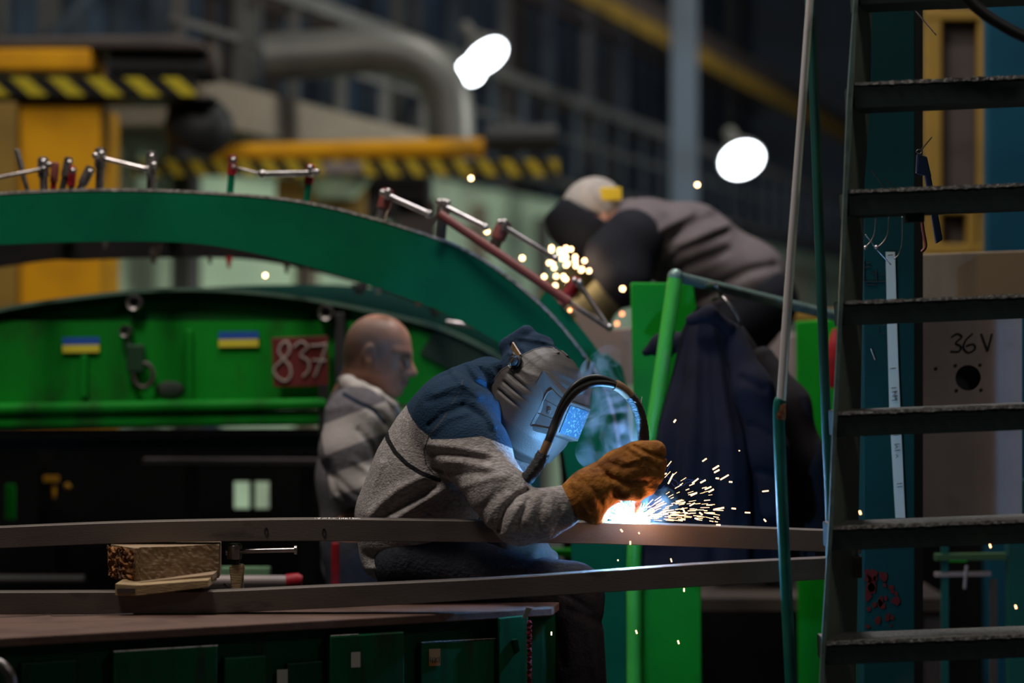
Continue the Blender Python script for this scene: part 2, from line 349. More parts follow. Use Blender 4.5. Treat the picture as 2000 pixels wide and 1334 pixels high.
tag(G().box(P(1990,250,8.4)+Vector((0,.1,-.7)), (.195,.08,3.4)).build('blue_panel', M['cyan'], None, bevel=.006), 'tall flat blue panel at the right edge behind the rungs', 'panel')

# ---------------------------------------------------------------- sculpting: smooth-blended solids turned into one continuous surface
class Body:
    def __init__(s): s.p = []; s.post = []
    def _b(s, lo, hi): return (np.array(lo), np.array(hi))
    def cap(s, a, b, ra, rb=None, k=.02, flat=None, fs=1., cut=False):
        rb = ra if rb is None else rb; a = np.array(a, float); b = np.array(b, float); d = b-a; L2 = max(d @ d, 1e-9)
        fl = None if flat is None else np.array(flat, float)/np.linalg.norm(flat)
        def f(X):
            q = X-a; t = np.clip(q @ d/L2, 0, 1); r = q-t[:, None]*d
            if fl is not None: r = r+np.outer((r @ fl)*(1/fs-1), fl)
            return (np.sqrt((r*r).sum(1))-(ra+(rb-ra)*t))*(min(1, fs) if fl is not None else 1)
        m = max(ra, rb)*max(fs, 1)+.03; s.p.append((f, k, cut, np.minimum(a, b)-m, np.maximum(a, b)+m)); return s
    def chain(s, pts, rs, k=.015, **kw):
        for i in range(len(pts)-1): s.cap(pts[i], pts[i+1], rs[i], rs[i+1], k, **kw)
        return s
    def ell(s, c, r, R=None, k=.02, cut=False):
        c = np.array(c, float); r = np.array(r, float); Rm = np.eye(3) if R is None else np.array(R, float)
        def f(X):
            q = (X-c) @ Rm; k0 = np.sqrt(((q/r)**2).sum(1)); k1 = np.sqrt(((q/(r*r))**2).sum(1))+1e-9; return k0*(k0-1)/k1
        m = r.max()+.03; s.p.append((f, k, cut, c-m, c+m)); return s
    def plane(s, c, n, k=.01):                       # cuts away the side the normal points to
        c = np.array(c, float); n = np.array(n, float)/np.linalg.norm(n)
        s.p.append((lambda X: -((X-c) @ n), k, True, None, None)); return s
    def ev(s, X):
        d = None
        for f, k, cut, lo, hi in s.p:
            v = f(X)
            if d is None: d = v; continue
            if cut: h = np.maximum(k-np.abs(-v-d), 0)/k; d = np.maximum(d, -v)+h*h*k*.25
            else: h = np.maximum(k-np.abs(v-d), 0)/k; d = np.minimum(d, v)-h*h*k*.25
        for g in s.post: d = g(X, d)
        return d
    def mesh(s, name, h, m, parent=None, attrs=None):
        lo = np.min([p[3] for p in s.p if p[3] is not None and not p[2]], 0); hi = np.max([p[4] for p in s.p if p[4] is not None and not p[2]], 0)
        B = 10; nb = np.ceil((hi-lo)/(h*B)).astype(int)+1; n = nb*B+1
        idx = np.stack(np.meshgrid(*[np.arange(q) for q in nb], indexing='ij'), -1).reshape(-1, 3)
        cen = lo+(idx+.5)*B*h; cd = s.ev(cen); F = np.empty(n, np.float32)
        near = np.abs(cd) < B*h*.87*1.9+.012
        F[:] = 1
        for i, c in zip(idx[~near], cd[~near]): F[i[0]*B:i[0]*B+B+1, i[1]*B:i[1]*B+B+1, i[2]*B:i[2]*B+B+1] = np.sign(c)
        off = np.stack(np.meshgrid(*[np.arange(B+1)]*3, indexing='ij'), -1).reshape(-1, 3)
        bl = idx[near]
        for j in range(0, len(bl), 120):
            g = (bl[j:j+120, None]*B+off[None]).reshape(-1, 3); v = s.ev(lo+g*h); F[g[:, 0], g[:, 1], g[:, 2]] = v
        S = F < 0
        c8 = [(a, b, c) for a in (0, 1) for b in (0, 1) for c in (0, 1)]; n1 = np.array(n)-1
        cnt = sum(S[a:a+n1[0], b:b+n1[1], c:c+n1[2]].astype(np.int8) for a, b, c in c8)
        act = np.argwhere((cnt > 0) & (cnt < 8)); vid = -np.ones(n1, np.int64); vid[act[:, 0], act[:, 1], act[:, 2]] = np.arange(len(act))
        V8 = np.stack([F[act[:, 0]+a, act[:, 1]+b, act[:, 2]+c] for a, b, c in c8], 1)
        acc = np.zeros((len(act), 3)); wt = np.zeros(len(act))
        for i in range(8):
            for ax in (0, 1, 2):
                if c8[i][ax]: continue
                q = list(c8[i]); q[ax] = 1; jx = c8.index(tuple(q)); A, Bv = V8[:, i], V8[:, jx]
                cr = (A < 0) != (Bv < 0); t = np.where(cr, A/np.where(cr, A-Bv, 1), 0)
                p = np.tile(np.array(c8[i], float), (len(act), 1)); p[:, ax] += t; acc += p*cr[:, None]; wt += cr
        V = lo+(act+acc/wt[:, None])*h; Q = []
        for ax in (0, 1, 2):
            o = [(0,)*3]*4; u, v = [(1, 2), (2, 0), (0, 1)][ax]
            sl0 = [slice(1, n[i]-1) for i in range(3)]; sl1 = list(sl0); sl0[ax] = slice(0, n[ax]-1); sl1[ax] = slice(1, n[ax])
            a, b = S[tuple(sl0)], S[tuple(sl1)]; w_ = np.argwhere(a != b); sg = a[w_[:, 0], w_[:, 1], w_[:, 2]]
            base = w_+1; base[:, ax] -= 1
            def at(du, dv):
                g = base.copy(); g[:, u] += du; g[:, v] += dv; return vid[g[:, 0], g[:, 1], g[:, 2]]
            q = np.stack([at(-1, -1), at(0, -1), at(0, 0), at(-1, 0)], 1); q[~sg] = q[~sg][:, ::-1]; Q.append(q)
        Q = np.concatenate(Q); Q = Q[(Q >= 0).all(1)]
        me = bpy.data.meshes.new(name); me.vertices.add(len(V)); me.vertices.foreach_set('co', V.astype(np.float32).ravel())
        me.loops.add(len(Q)*4); me.loops.foreach_set('vertex_index', Q.astype(np.int32).ravel())
        me.polygons.add(len(Q)); me.polygons.foreach_set('loop_start', np.arange(0, len(Q)*4, 4, dtype=np.int32))
        try: me.polygons.foreach_set('loop_total', np.full(len(Q), 4, np.int32))
        except Exception: pass
        me.update(calc_edges=True); me.validate()
        for an, fn in (attrs or {}).items():
            me.attributes.new(an, 'FLOAT', 'POINT').data.foreach_set('value', fn(V).astype(np.float32))
        return link(name, me, m, parent, 3.2)
def to_px(V): return np.stack([1000+V[:, 0]/V[:, 1]*FPX, 667-(V[:, 2]-ZC)/V[:, 1]*FPX], 1)
def seg_d(Q, pts):
    d = np.full(len(Q), 1e9)
    for a, b in zip(pts[:-1], pts[1:]):
        a = np.array(a, float); b = np.array(b, float); e = b-a; t = np.clip((Q-a) @ e/max(e @ e, 1e-9), 0, 1)
        d = np.minimum(d, np.sqrt((((Q-a)-t[:, None]*e)**2).sum(1)))
    return d
def in_poly(Q, poly):
    s = np.zeros(len(Q), bool); n = len(poly)
    for i in range(n):
        (x0, y0), (x1, y1) = poly[i], poly[(i+1) % n]
        if y0 == y1: continue
        s ^= ((Q[:, 1] < y0) != (Q[:, 1] < y1)) & (Q[:, 0] < x0+(Q[:, 1]-y0)*(x1-x0)/(y1-y0))
    return s
def sd_poly(Q, poly): return seg_d(Q, list(poly)+[poly[0]])*np.where(in_poly(Q, poly), 1, -1)
def folds(lst, ymid):
    """cloth folds on the near side: (outline points, width, height); a negative height is a crease"""
    def g(X, d):
        m = (np.abs(d) < .05) & (X[:, 1] < ymid)
        if not m.any(): return d
        Q = to_px(X[m]); s = np.zeros(len(Q))
        for pts, wd, amp in lst: s += amp*np.exp(-(seg_d(Q, pts)/wd)**2)
        fade = np.clip((ymid-X[m, 1])/.05, 0, 1); d = d.copy(); d[m] -= s*fade; return d
    return g
def frame(F, U):
    F = Vector(F).normalized(); L = F.cross(Vector(U)).normalized(); U = L.cross(F).normalized(); return F, U, L
def head(B, o, F, U, s=1., neck=True, face=True):
    """o = head origin between the ears; L is the person's right"""
    F, U, L = frame(F, U); o = Vector(o)
    def p(f, l, u): return o+(F*f+L*l+U*u)*s
    R = np.array([[F.x, L.x, U.x], [F.y, L.y, U.y], [F.z, L.z, U.z]])
    def E(c, r, k=.02, cut=False): B.ell(p(*c), [q*s for q in r], R, k*s, cut)
    def C(a, b, ra, rb, k=.015, cut=False): B.cap(p(*a), p(*b), ra*s, rb*s, k*s, cut=cut)
    E((-.006,0,.033), (.1,.078,.09)); E((-.045,0,.0), (.055,.06,.06), .03)
    E((.035,0,-.03), (.058,.058,.085), .03)
    for e in (-1, 1):
        C((-.008,e*.056,-.045), (.05,e*.026,-.092), .018, .018, .04)
        C((.082,e*.014,.02), (.062,e*.052,.018), .013, .011, .02)
        E((.058,e*.042,-.022), (.028,.022,.024), .03)
    E((.074,0,-.094), (.02,.022,.017), .025)
    if face:
        for e in (-1, 1): E((.094,e*.032,-.003), (.016,.019,.012), .014, True)
        for e in (-1, 1): E((.074,e*.032,-.003), (.0125,.014,.0125), .006)
        C((.09,0,.012), (.117,0,-.03), .008, .0115, .014); E((.1,0,-.034), (.018,.017,.009), .01)
        C((.088,-.02,-.06), (.097,0,-.057), .005, .0075, .012); C((.088,.02,-.06), (.097,0,-.057), .005, .0075, .012)
        C((.086,-.017,-.07), (.095,0,-.0695), .006, .008, .01); C((.086,.017,-.07), (.095,0,-.0695), .006, .008, .01)
        C((.098,-.024,-.0635), (.108,0,-.0635), .002, .002, .005, True)
        C((.098,.024,-.0635), (.108,0,-.0635), .002, .002, .005, True)
    for e in (-1, 1):
        E((-.012,e*.08,-.002), (.019,.009,.032), .008); E((-.008,e*.089,.0), (.010,.006,.02), .006, True); E((-.004,e*.084,-.03), (.009,.006,.011), .01)
    if neck: C((-.03,0,-.04), (-.06,0,-.16), .056, .06, .04)
    return p
def hand(B, wr, X, N, th, curl=(.5,.6,.65,.7), s=1., grow=0., thumb=(.5,.4), k=.008):
    """wrist point, finger direction, back-of-hand normal, side of the thumb; five fingers each with three joints"""
    X = Vector(X).normalized(); S = N.cross(X).normalized() if th > 0 else X.cross(N).normalized(); N = X.cross(S).normalized() if th > 0 else S.cross(X).normalized()
    wr = Vector(wr)
    for i in range(4):
        y = (.028-.019*i)*s; B.cap(wr+S*y*.6, wr+X*.088*s+S*y, .016*s+grow, .013*s+grow, .02)
    for i, (ln, cu) in enumerate(zip((.07,.078,.073,.058), curl)):
        p = wr+X*(.09-(.004*abs(i-1)))*s+S*(.03-.0205*i)*s; a = cu*.6; r = (.0098,.0102,.0098,.0088)[i]*s+grow
        for j, q in enumerate((.46,.3,.24)):
            d = X*math.cos(a)-N*math.sin(a); n = p+d*ln*q*s; B.cap(p, n, r*(1-.07*j), r*(.93-.07*j), k if j else .012); p = n; a += cu*(1.25, .9)[min(j, 1)]
    p = wr+X*.022*s+S*.026*s; a = thumb[0]
    for j, q in enumerate((.045,.034,.028)):
        d = (X*math.cos(a)+S*math.sin(a)-N*thumb[1]*(1+.4*j)).normalized(); n = p+d*q*s; B.cap(p, n, (.014,.0115,.0105)[j]*s+grow, (.0118,.0105,.0092)[j]*s+grow, .012); p = n; a -= .25
    return B

# ---------------------------------------------------------------- people: materials
skin = mat('skin', (.42,.2,.13), .5, col2=(.34,.14,.09), scale=18, bump=.05, bscale=200)
M['skin_head'] = attr_layers(mat('skin_face', (.66,.33,.22), .42, col2=(.58,.26,.17), scale=16, bump=.06, bscale=220),
    [('stubble', (.24,.16,.125), .03), ('brow', (.16,.085,.06), .008), ('lips', (.42,.16,.13), .006)])
def heather(name, c1, c2): return mat(name, c1, .95, col2=c2, scale=110, lo=.38, hi=.62, bump=.5, bscale=170, spec=.15, stretch=(.7, 1, 1.3))
M['sweat'] = attr_layers(heather('heather_jersey', (.36,.325,.31), (.225,.2,.19)),
    [('cuff', (.16,.155,.15), .6), ('yoke', (.012,.032,.062), .6), ('strap', (.012,.012,.013), .6), ('seam', (.05,.048,.05), .5)])
M['knit'] = attr_layers(mat('grey_knit', (.16,.145,.16), .95, col2=(.12,.11,.12), scale=60, bump=.3, bscale=120, spec=.15),
    [('stripe', (.44,.4,.38), 1.5), ('collar_band', (.02,.03,.05), 1.)])
M['jeans'] = mat('dark_denim', (.032,.034,.045), .9, col2=(.018,.018,.024), scale=40, bump=.4, bscale=120, spec=.2)
M['glove'] = mat('brown_suede', (.36,.14,.022), .85, col2=(.13,.045,.012), scale=16, lo=.38, hi=.66, bump=.7, bscale=60, spec=.2, dirt=(.05,.02,.01), dscale=9, dlo=.58, dhi=.72)
M['dglove'] = mat('dark_worn_glove', (.06,.045,.04), .8, col2=(.02,.018,.018), scale=30, bump=.5, bscale=90)
M['shell'] = mat('dusty_helmet_shell', (.068,.058,.052), .55, col2=(.045,.039,.036), scale=5, bump=.12, bscale=260, dirt=(.1,.088,.078), dscale=30, dlo=.6, dhi=.8)
M['capcloth'] = mat('navy_cap_cloth', (.02,.04,.075), .95, col2=(.013,.027,.055), scale=20, bump=.3, bscale=90, spec=.15)
M['khaki'] = mat('khaki_cloth', (.1,.09,.04), .9, col2=(.07,.06,.03), scale=9)
M['jacket3'] = mat('faded_work_jacket', (.13,.108,.115), .95, col2=(.095,.08,.086), scale=7, bump=.3, bscale=40, spec=.15)
M['mask3'] = mat('black_mask', (.007,.008,.013), .85, spec=.2)
M['greycap'] = mat('grey_cap_cloth', (.34,.3,.27), .9, col2=(.24,.21,.19), scale=30)
M['yelband'] = mat('yellow_band', (.75,.5,.02), .6)
M['whitecloth'] = mat('pale_collar_cloth', (.62,.56,.52), .9)
M['hood_in'] = mat('dark_hood_lining', (.006,.007,.01), .95)

# ================= welder in front =================
wd1 = empty('person', P(800, 1110, 6.0), 'welder in grey and navy sweatshirt bent low under a dark welding helmet', 'person')
# arms, legs, trunk as one continuous body
def arm_pts(l): return [P(*q) for q in l]
RA = arm_pts([(905,825,5.84), (1008,1004,5.64), (1128,968,5.62)])
LA = arm_pts([(930,815,6.2), (990,960,6.27), (968,1072,5.96)])
B = Body()
B.cap(P(805,1060,6.0), P(822,980,6.0), .085, .085, .03, flat=(0,1,0), fs=1.4); B.cap(P(822,980,6.0), P(880,860,6.0), .085, .1, .03, flat=(0,1,0), fs=1.4)
B.cap(P(880,860,6.0), P(930,805,6.0), .1, .07, .03, flat=(0,1,0), fs=1.5)
B.cap(P(935,800,6.0), P(1005,770,6.0), .055, .055, .03)
B.chain(RA, [.05, .04, .03]); B.chain(LA, [.05, .04, .03])
Rleg = [P(800,1095,5.9), P(1118,1160,5.88), P(1140,1500,5.95), P(1150,1720,5.95)]
Lleg = [P(800,1095,6.1), P(1060,1140,6.2), P(1050,1500,6.2), P(1060,1720,6.2)]
for Lg in (Rleg, Lleg):
    B.chain(Lg, [.078, .058, .045, .035], .02); B.cap(Lg[-1], Lg[-1]+Vector((.16, 0, -.06)), .035, .03, .02)
hp = head(B, P(1034,754,6.0), (.579,-.644,-.5), (.5,-.2,.84), .93, neck=False)
hand(B, P(968,1072,5.94), Vector((.95,-.25,-.16)), Vector((-.1,-.3,1)), 1, (.9,.95,1.,1.1), .95)
hand(B, P(1150,960,5.64), Vector((.86,.1,.5)), Vector((-.2,-1,.1)), 1, (1.3,1.4,1.4,1.4), .85)
B.mesh('body', .005, skin, wd1)

# sweatshirt
S = Body()
for a, b, ra, rb, fs in (((797,1078,6.0),(803,1010,6.0),.118,.128,1.3), ((803,1010,6.0),(845,930,6.0),.128,.14,1.35), ((845,930,6.0),(882,858,6.0),.14,.13,1.4), ((882,858,6.0),(908,800,6.0),.13,.1,1.5)):
    S.cap(P(*a), P(*b), ra, rb, .05, flat=(0,1,0), fs=fs)
S.plane(P(790,1134,6.0), (-.1,0,-1), .02); S.plane(P(820,1108,6.0), (.49,0,-.87), .02)
S.cap(P(893,812,5.84), P(893,812,6.2), .095, .095, .05)
S.chain([P(890,820,5.83), P(925,880,5.75), P(975,962,5.66), P(1015,1010,5.62)], [.092,.083,.066,.064], .03)
S.chain([P(1015,1010,5.62), P(1060,1004,5.61), P(1098,990,5.61), P(1124,975,5.61)], [.062,.056,.046,.034], .02)
S.chain([P(925,822,6.2), P(978,915,6.26), P(988,975,6.26), P(955,1066,5.98)], [.085,.068,.058,.035], .03)
S.cap(P(1117,980,5.61), P(1129,972,5.61), .041, .041, .004)
# hood bunched behind the neck
S.chain([P(908,752,5.92), P(930,745,5.95), P(932,778,5.98), P(925,825,5.97)], [.045,.04,.036,.042], .03)
S.chain([P(925,750,6.1), P(955,735,6.08), P(985,745,6.0)], [.045,.04,.04], .03); S.cap(P(925,762,5.97), P(942,750,6.1), .05, .05, .04)
S.cap(P(950,722,5.95), P(978,714,5.99), .018, .014, .012)
S.post.append(folds([
    ([(838,868),(890,872),(944,884)], 7, .006), ([(845,885),(900,890),(955,899)], 6, -.006), ([(870,902),(905,903),(958,914)], 7, .006), ([(850,915),(905,925),(950,925)], 6, -.005),
    ([(905,950),(950,935),(985,930)], 8, .005),
    ([(975,1035),(978,1020),(987,993),(1010,968),(1030,958)], 5, -.011), ([(990,1040),(1000,1010),(1018,985)], 7, .006), ([(1010,1030),(1015,1010),(1032,976)], 5, -.006),
    ([(1030,1020),(1036,1003),(1046,972)], 7, .006), ([(1052,1030),(1056,1000),(1062,970)], 5, -.005), ([(1075,1010),(1077,985),(1081,962)], 5, .004), ([(1092,1010),(1098,985)], 5, -.004),
    ([(950,1030),(960,1000),(990,968)], 8, .005), ([(935,1000),(950,985),(975,960)], 7, -.005),
    ([(720,1010),(740,985),(779,955),(820,935)], 10, .009), ([(740,1015),(790,985),(845,950)], 9, -.009), ([(770,1015),(820,985),(870,955)], 10, .009), ([(800,1020),(850,990),(885,975)], 9, -.008),
    ([(715,1000),(728,950),(745,905)], 8, .005), ([(712,1085),(760,1090),(830,1075)], 9, -.008), ([(715,1110),(770,1112),(830,1100)], 6, .006), ([(860,1040),(900,1065)], 8, -.006),
    ([(905,716),(925,745),(960,762)], 7, -.011), ([(885,725),(905,750),(935,775)], 8, .007), ([(838,831),(865,808),(904,792)], 5, -.006), ([(846,842),(875,818),(915,806)], 6, .004),
    ([(905,790),(940,815),(958,845)], 6, -.006), ([(925,785),(950,805),(965,830)], 6, .005), ([(850,770),(880,755),(905,752)], 7, .005), ([(835,785),(870,775),(900,775)], 6, -.004),
    ([(1108,952),(1118,975),(1124,1003)], 4, -.008), ([(940,722),(955,740),(968,775)], 5, -.012), ([(955,715),(970,735),(978,765)], 5, .008),
], 5.95))
YOKE = [(792,785),(797,803),(806,820),(820,838),(838,852),(842,858),(870,858),(905,856),(940,852),(968,862),(1010,880),(1060,800),(1050,600),(700,600),(770,760)]
ARMH = [(904,742),(900,760),(885,785),(865,818),(838,851),(828,880),(832,907),(846,925),(858,937)]
S.mesh('sweatshirt', .0042, M['sweat'], wd1, {
    'yoke': lambda V: np.where(V[:, 2] > 0, sd_poly(to_px(V), YOKE), 0),
    'strap': lambda V: 4.4-seg_d(to_px(V), [(771,805),(757,824),(753,838),(757,858),(772,884),(795,907),(822,924),(858,938)])-8*(V[:, 1] > 6.02),
    'seam': lambda V: 1.3-seg_d(to_px(V), ARMH)-8*(V[:, 1] > 5.95),
    'cuff': lambda V: np.where((V[:, 1] < 5.75), to_px(V)[:, 0]+.45*(to_px(V)[:, 1]-975)-1111, -5)})
# jeans
J = Body()
J.cap(P(810,1110,5.93), P(810,1110,6.07), .09, .09, .04)
for Lg, q in ((Rleg, 0), (Lleg, 1)):
    J.chain([Lg[0], Lg[1]+Vector((0, 0, .0)), Lg[2]], [.085, .072, .068], .03); J.cap(Lg[2], Lg[3]+Vector((0, 0, .03)), .068, .062, .02)
J.post.append(folds([([(1010,1110),(1080,1120),(1130,1135)], 8, .004), ([(1100,1160),(1150,1190)], 8, -.008), ([(1110,1190),(1170,1215)], 9, -.007), ([(1090,1230),(1100,1300)], 9, -.006), ([(1150,1230),(1165,1330)], 9, .006), ([(1000,1150),(1080,1165)], 8, -.006)], 6.0))
J.mesh('jeans', .006, M['jeans'], wd1)
for Lg in (Rleg, Lleg):
    q = Lg[-1]; Bt = Body(); Bt.cap(q+Vector((-.02, 0, .02)), q+Vector((.17, 0, -.045)), .05, .045, .02); Bt.cap(q+Vector((0, 0, .1)), q, .05, .05, .02); Bt.plane(q+Vector((0, 0, -.09)), (0, 0, -1), .005)
    Bt.mesh('boot', .007, M['black'], wd1)
# seat he sits on
st = empty('work_stool', Vector((P(800,1100,6.0).x, 6.0, 0)), 'dark steel stool under the front welder', 'stool')
z = P(800,1100,6).z-.1
G().lathe((P(800,0,6).x, 6.0, z-.05), (0,0,1), [(0,.17),(.01,.18),(.04,.18),(.05,.17)], 24).build('seat', M['black'], st, .7)
for i in range(4):
    a = math.pi/4+i*math.pi/2; c = Vector((P(800,0,6).x, 6.0, 0))
    G().tube([c+Vector((.2*math.cos(a), .2*math.sin(a), 0)), c+Vector((.13*math.cos(a), .13*math.sin(a), z-.045))], .014, 8).build('leg', M['black'], st, .8)
# leather gauntlet on the right hand
Gv = Body()
def c3(l): return [P(x, y, d) for x, y, d, r in l], [r/825 for x, y, d, r in l]
for l in ([(1122,976,5.61,36),(1150,962,5.61,43),(1180,945,5.62,42)], [(1180,945,5.62,40),(1215,925,5.62,42),(1255,915,5.63,44)],
          [(1150,985,5.60,30),(1158,1000,5.59,20),(1162,1012,5.58,9)], [(1205,908,5.62,24),(1245,890,5.61,24),(1280,878,5.62,18)]):
    p, r = c3(l); Gv.chain(p, r, .02)
for i, (x, y, r) in enumerate(((1284,880,15),(1286,903,15.5),(1280,928,15),(1270,949,13.5))):      # four curled fingers, three joints each
    p, rr = c3([(1238+i*1,892+i*17,5.60,15), (x,y,5.615,r), (x+3-i*2,y+6,5.66,r*.92), (x-18,y+7,5.70,r*.85), (x-34,y+5,5.68,r*.75)]); Gv.chain(p, rr, .006)
p, rr = c3([(1195,948,5.58,17),(1222,962,5.585,14),(1245,966,5.60,11.5),(1258,962,5.62,10)]); Gv.chain(p, rr, .012)       # thumb
Gv.chain([P(1152,996,5.66), P(1166,1000,5.71), P(1160,1002,5.76)], [.026,.026,.022], .02)  # extra lobe on the far side, added to keep arc light off the belly
Gv.post.append(folds([([(1240,872),(1265,885),(1295,893)], 4, -.006), ([(1225,880),(1250,895),(1285,915)], 4, -.004), ([(1170,912),(1195,935),(1200,965)], 6, -.006), ([(1120,945),(1135,985),(1150,1005)], 5, .004),
    ([(1140,940),(1165,965),(1175,990)], 7, -.005), ([(1190,905),(1215,915),(1250,905)], 5, -.004), ([(1185,930),(1220,945),(1260,940)], 5, -.005), ([(1205,895),(1225,905),(1262,892)], 5, .003)], 5.75))
Gv.ell(P(1116,978,5.61), (.016,.034,.036), k=.004, cut=True)
Gv.mesh('leather_glove', .0026, M['glove'], wd1)
# dark glove of the left hand under the elbow
Lg_ = Body(); hand(Lg_, P(978,1068,5.93), Vector((.93,-.33,-.14)), Vector((-.1,-.35,1)), 1, (.95,1.0,1.05,1.1), 1.08, grow=.004); Lg_.cap(P(972,1069,5.94), P(992,1068,5.9), .032, .03, .01)
Lg_.mesh('dark_glove', .0035, M['dglove'], wd1)
G().tube([P(958,1068,5.97), P(972,1069,5.945)], .036, 16).build('wrist_band', M['tantape'], wd1, .7)
# cap
Cp = Body(); F, U, L = frame((.579,-.644,-.5), (.5,-.2,.84)); o = P(1034,754,6.0)
Rm = [[F.x, L.x, U.x], [F.y, L.y, U.y], [F.z, L.z, U.z]]
Cp.ell(o+U*.028, (.103,.086,.09), Rm, .02); Cp.plane(o-U*.005-F*.02, -U*.9+F*.3, .01); Cp.cap(o+U*.105-F*.07+L*.03, o+U*.05-F*.1+L*.03, .022, .024, .02); Cp.cap(o+U*.108-F*.03+L*.03, o+U*.105-F*.05-L*.03, .018, .016, .02)
Cp.post.append(folds([([(1000,675),(1020,690),(1030,720)], 4, -.006), ([(1015,660),(1050,665),(1080,672)], 4, .004), ([(995,690),(1010,700)], 4, .005)], 6.1))
Cp.mesh('cap', .0035, M['capcloth'], wd1)
# welding helmet
F = Vector((.579,-.644,-.5)).normalized(); U0 = Vector((.335,-.372,.866)); L = F.cross(U0).normalized(); U0 = L.cross(F); a_ = math.radians(15); L, U = L*math.cos(a_)+U0*math.sin(a_), U0*math.cos(a_)-L*math.sin(a_)
H0 = P(1047,779,5.97)
def hl(l, u, f): return H0+L*l+U*u+F*f
def ip(t, tab):
    for (a, x), (b, y) in zip(tab[:-1], tab[1:]):
        if t <= b:
            q = (t-a)/(b-a); q = q*q*(3-2*q)*.5+q*.5; return x+(y-x)*q
    return tab[-1][1]
WT = [(0,.04),(.04,.07),(.12,.096),(.3,.11),(.6,.113),(.74,.108),(.84,.095),(.91,.077),(.96,.055),(1,.018)]
DT = [(0,.07),(.04,.095),(.12,.114),(.3,.12),(.5,.115),(.68,.107),(.8,.094),(.88,.075),(.94,.045),(.98,.01),(1,-.022)]
BT = [(0,-.08),(.07,-.07),(.21,-.01),(.32,.03),(.46,.052),(.6,.048),(.71,.036),(.8,.03),(.88,.028),(1,.026)]
def shell(a, t):
    wq, d, b = ip(t, WT), ip(t, DT), ip(t, BT); u = -.142+.272*t; n = 2.45-.4*max(0, (t-.6)/.4); s = 1 if a > 0 else -1
    if abs(a) > .66: l = s*wq; f = -b*(abs(a)-.66)/.34 if b > 0 else -b*(abs(a)-.66)/.34
    else:
        th = abs(a)/.66*math.pi/2; l = s*wq*math.sin(th)**(2/n); f = d*max(math.cos(th), 0)**(2/n)
    if abs(a) > .4:                                    # three pressed cooling ribs on the cheek
        for uu in (.032, .008, -.016):
            g = uu
            if -.03 < f < .07:
                e = max(0, min(1, (f+.03)/.012, (.07-f)/.06)); l -= s*.0055*e*math.exp(-((u-g)/.0038)**2); l += s*.002*e*math.exp(-((u-g-.008)/.005)**2)
    tr = .83-.22*max(0, abs(a)-.25); r = math.exp(-((t-tr)/.016)**2)*(1 if abs(a) < .6 else max(0, 1-(abs(a)-.6)/.08)); k = 1+.02*r-(.03/(1+math.exp(-(t-tr)/.012)) if abs(a) < .6 else .03*max(0, 1-(abs(a)-.6)/.08)/(1+math.exp(-(t-tr)/.012)))
    pass
    return hl(l*k, u, f*k)
NA, NT = 150, 120; g = G()
vs = [shell(-1+2*i/NA, j/NT) for j in range(NT+1) for i in range(NA+1)]
g.add(vs, [(j*(NA+1)+i, j*(NA+1)+i+1, (j+1)*(NA+1)+i+1, (j+1)*(NA+1)+i) for j in range(NT) for i in range(NA)])
he = empty('welding_helmet', H0); he.parent = wd1; he.matrix_parent_inverse = Matrix.Translation(-wd1.location)
def hpart(g, name, m, smooth=None, bevel=0):
    o = g.build(name, m, None, smooth, bevel); o.parent = he; o.matrix_parent_inverse = Matrix.Translation(-H0); return o
so = hpart(g, 'shell', M['shell'], 3.2); sm = so.modifiers.new('solid', 'SOLIDIFY'); sm.thickness = .003; sm.offset = 0
g = G(); g.tube([shell(-1+2*i/60, 1)+U*.0 for i in range(61)], .0028, 6); g.tube([shell(1, j/60) for j in range(61)], .0026, 6); g.tube([shell(-1, j/60) for j in range(61)], .0026, 6)
hpart(g, 'shell_rim', M['shell'], 3.2)
# lens housing: sloping box on the front, lens window in it
def frust(fr, bk):
    g = G(); v = [hl(*p) for p in fr]+[hl(*p) for p in bk]
    return g.add(v, [(0,1,2,3),(7,6,5,4),(0,4,5,1),(1,5,6,2),(2,6,7,3),(3,7,4,0)])
hpart(frust([(.046,.064,.124),(-.046,.064,.124),(-.046,-.026,.144),(.046,-.026,.144)], [(.102,.094,.05),(-.102,.094,.05),(-.1,-.07,.06),(.1,-.07,.06)]), 'lens_housing', M['shell'], None, .006)
hpart(frust([(.044,.062,.13),(-.044,.062,.13),(-.044,-.024,.149),(.044,-.024,.149)], [(.044,.062,.122),(-.044,.062,.122),(-.044,-.024,.142),(.044,-.024,.142)]), 'lens_frame', M['shell'], None, .003)
M['lens'] = mat('dusty_lens', (.03,.07,.11), .3, col2=(.16,.24,.3), scale=170, lo=.55, hi=.62)
hpart(frust([(.037,.054,.134),(-.037,.054,.134),(-.037,-.016,.1498),(.037,-.016,.1498)], [(.037,.054,.125),(-.037,.054,.125),(-.037,-.016,.14),(.037,-.016,.14)]), 'lens', M['lens'])
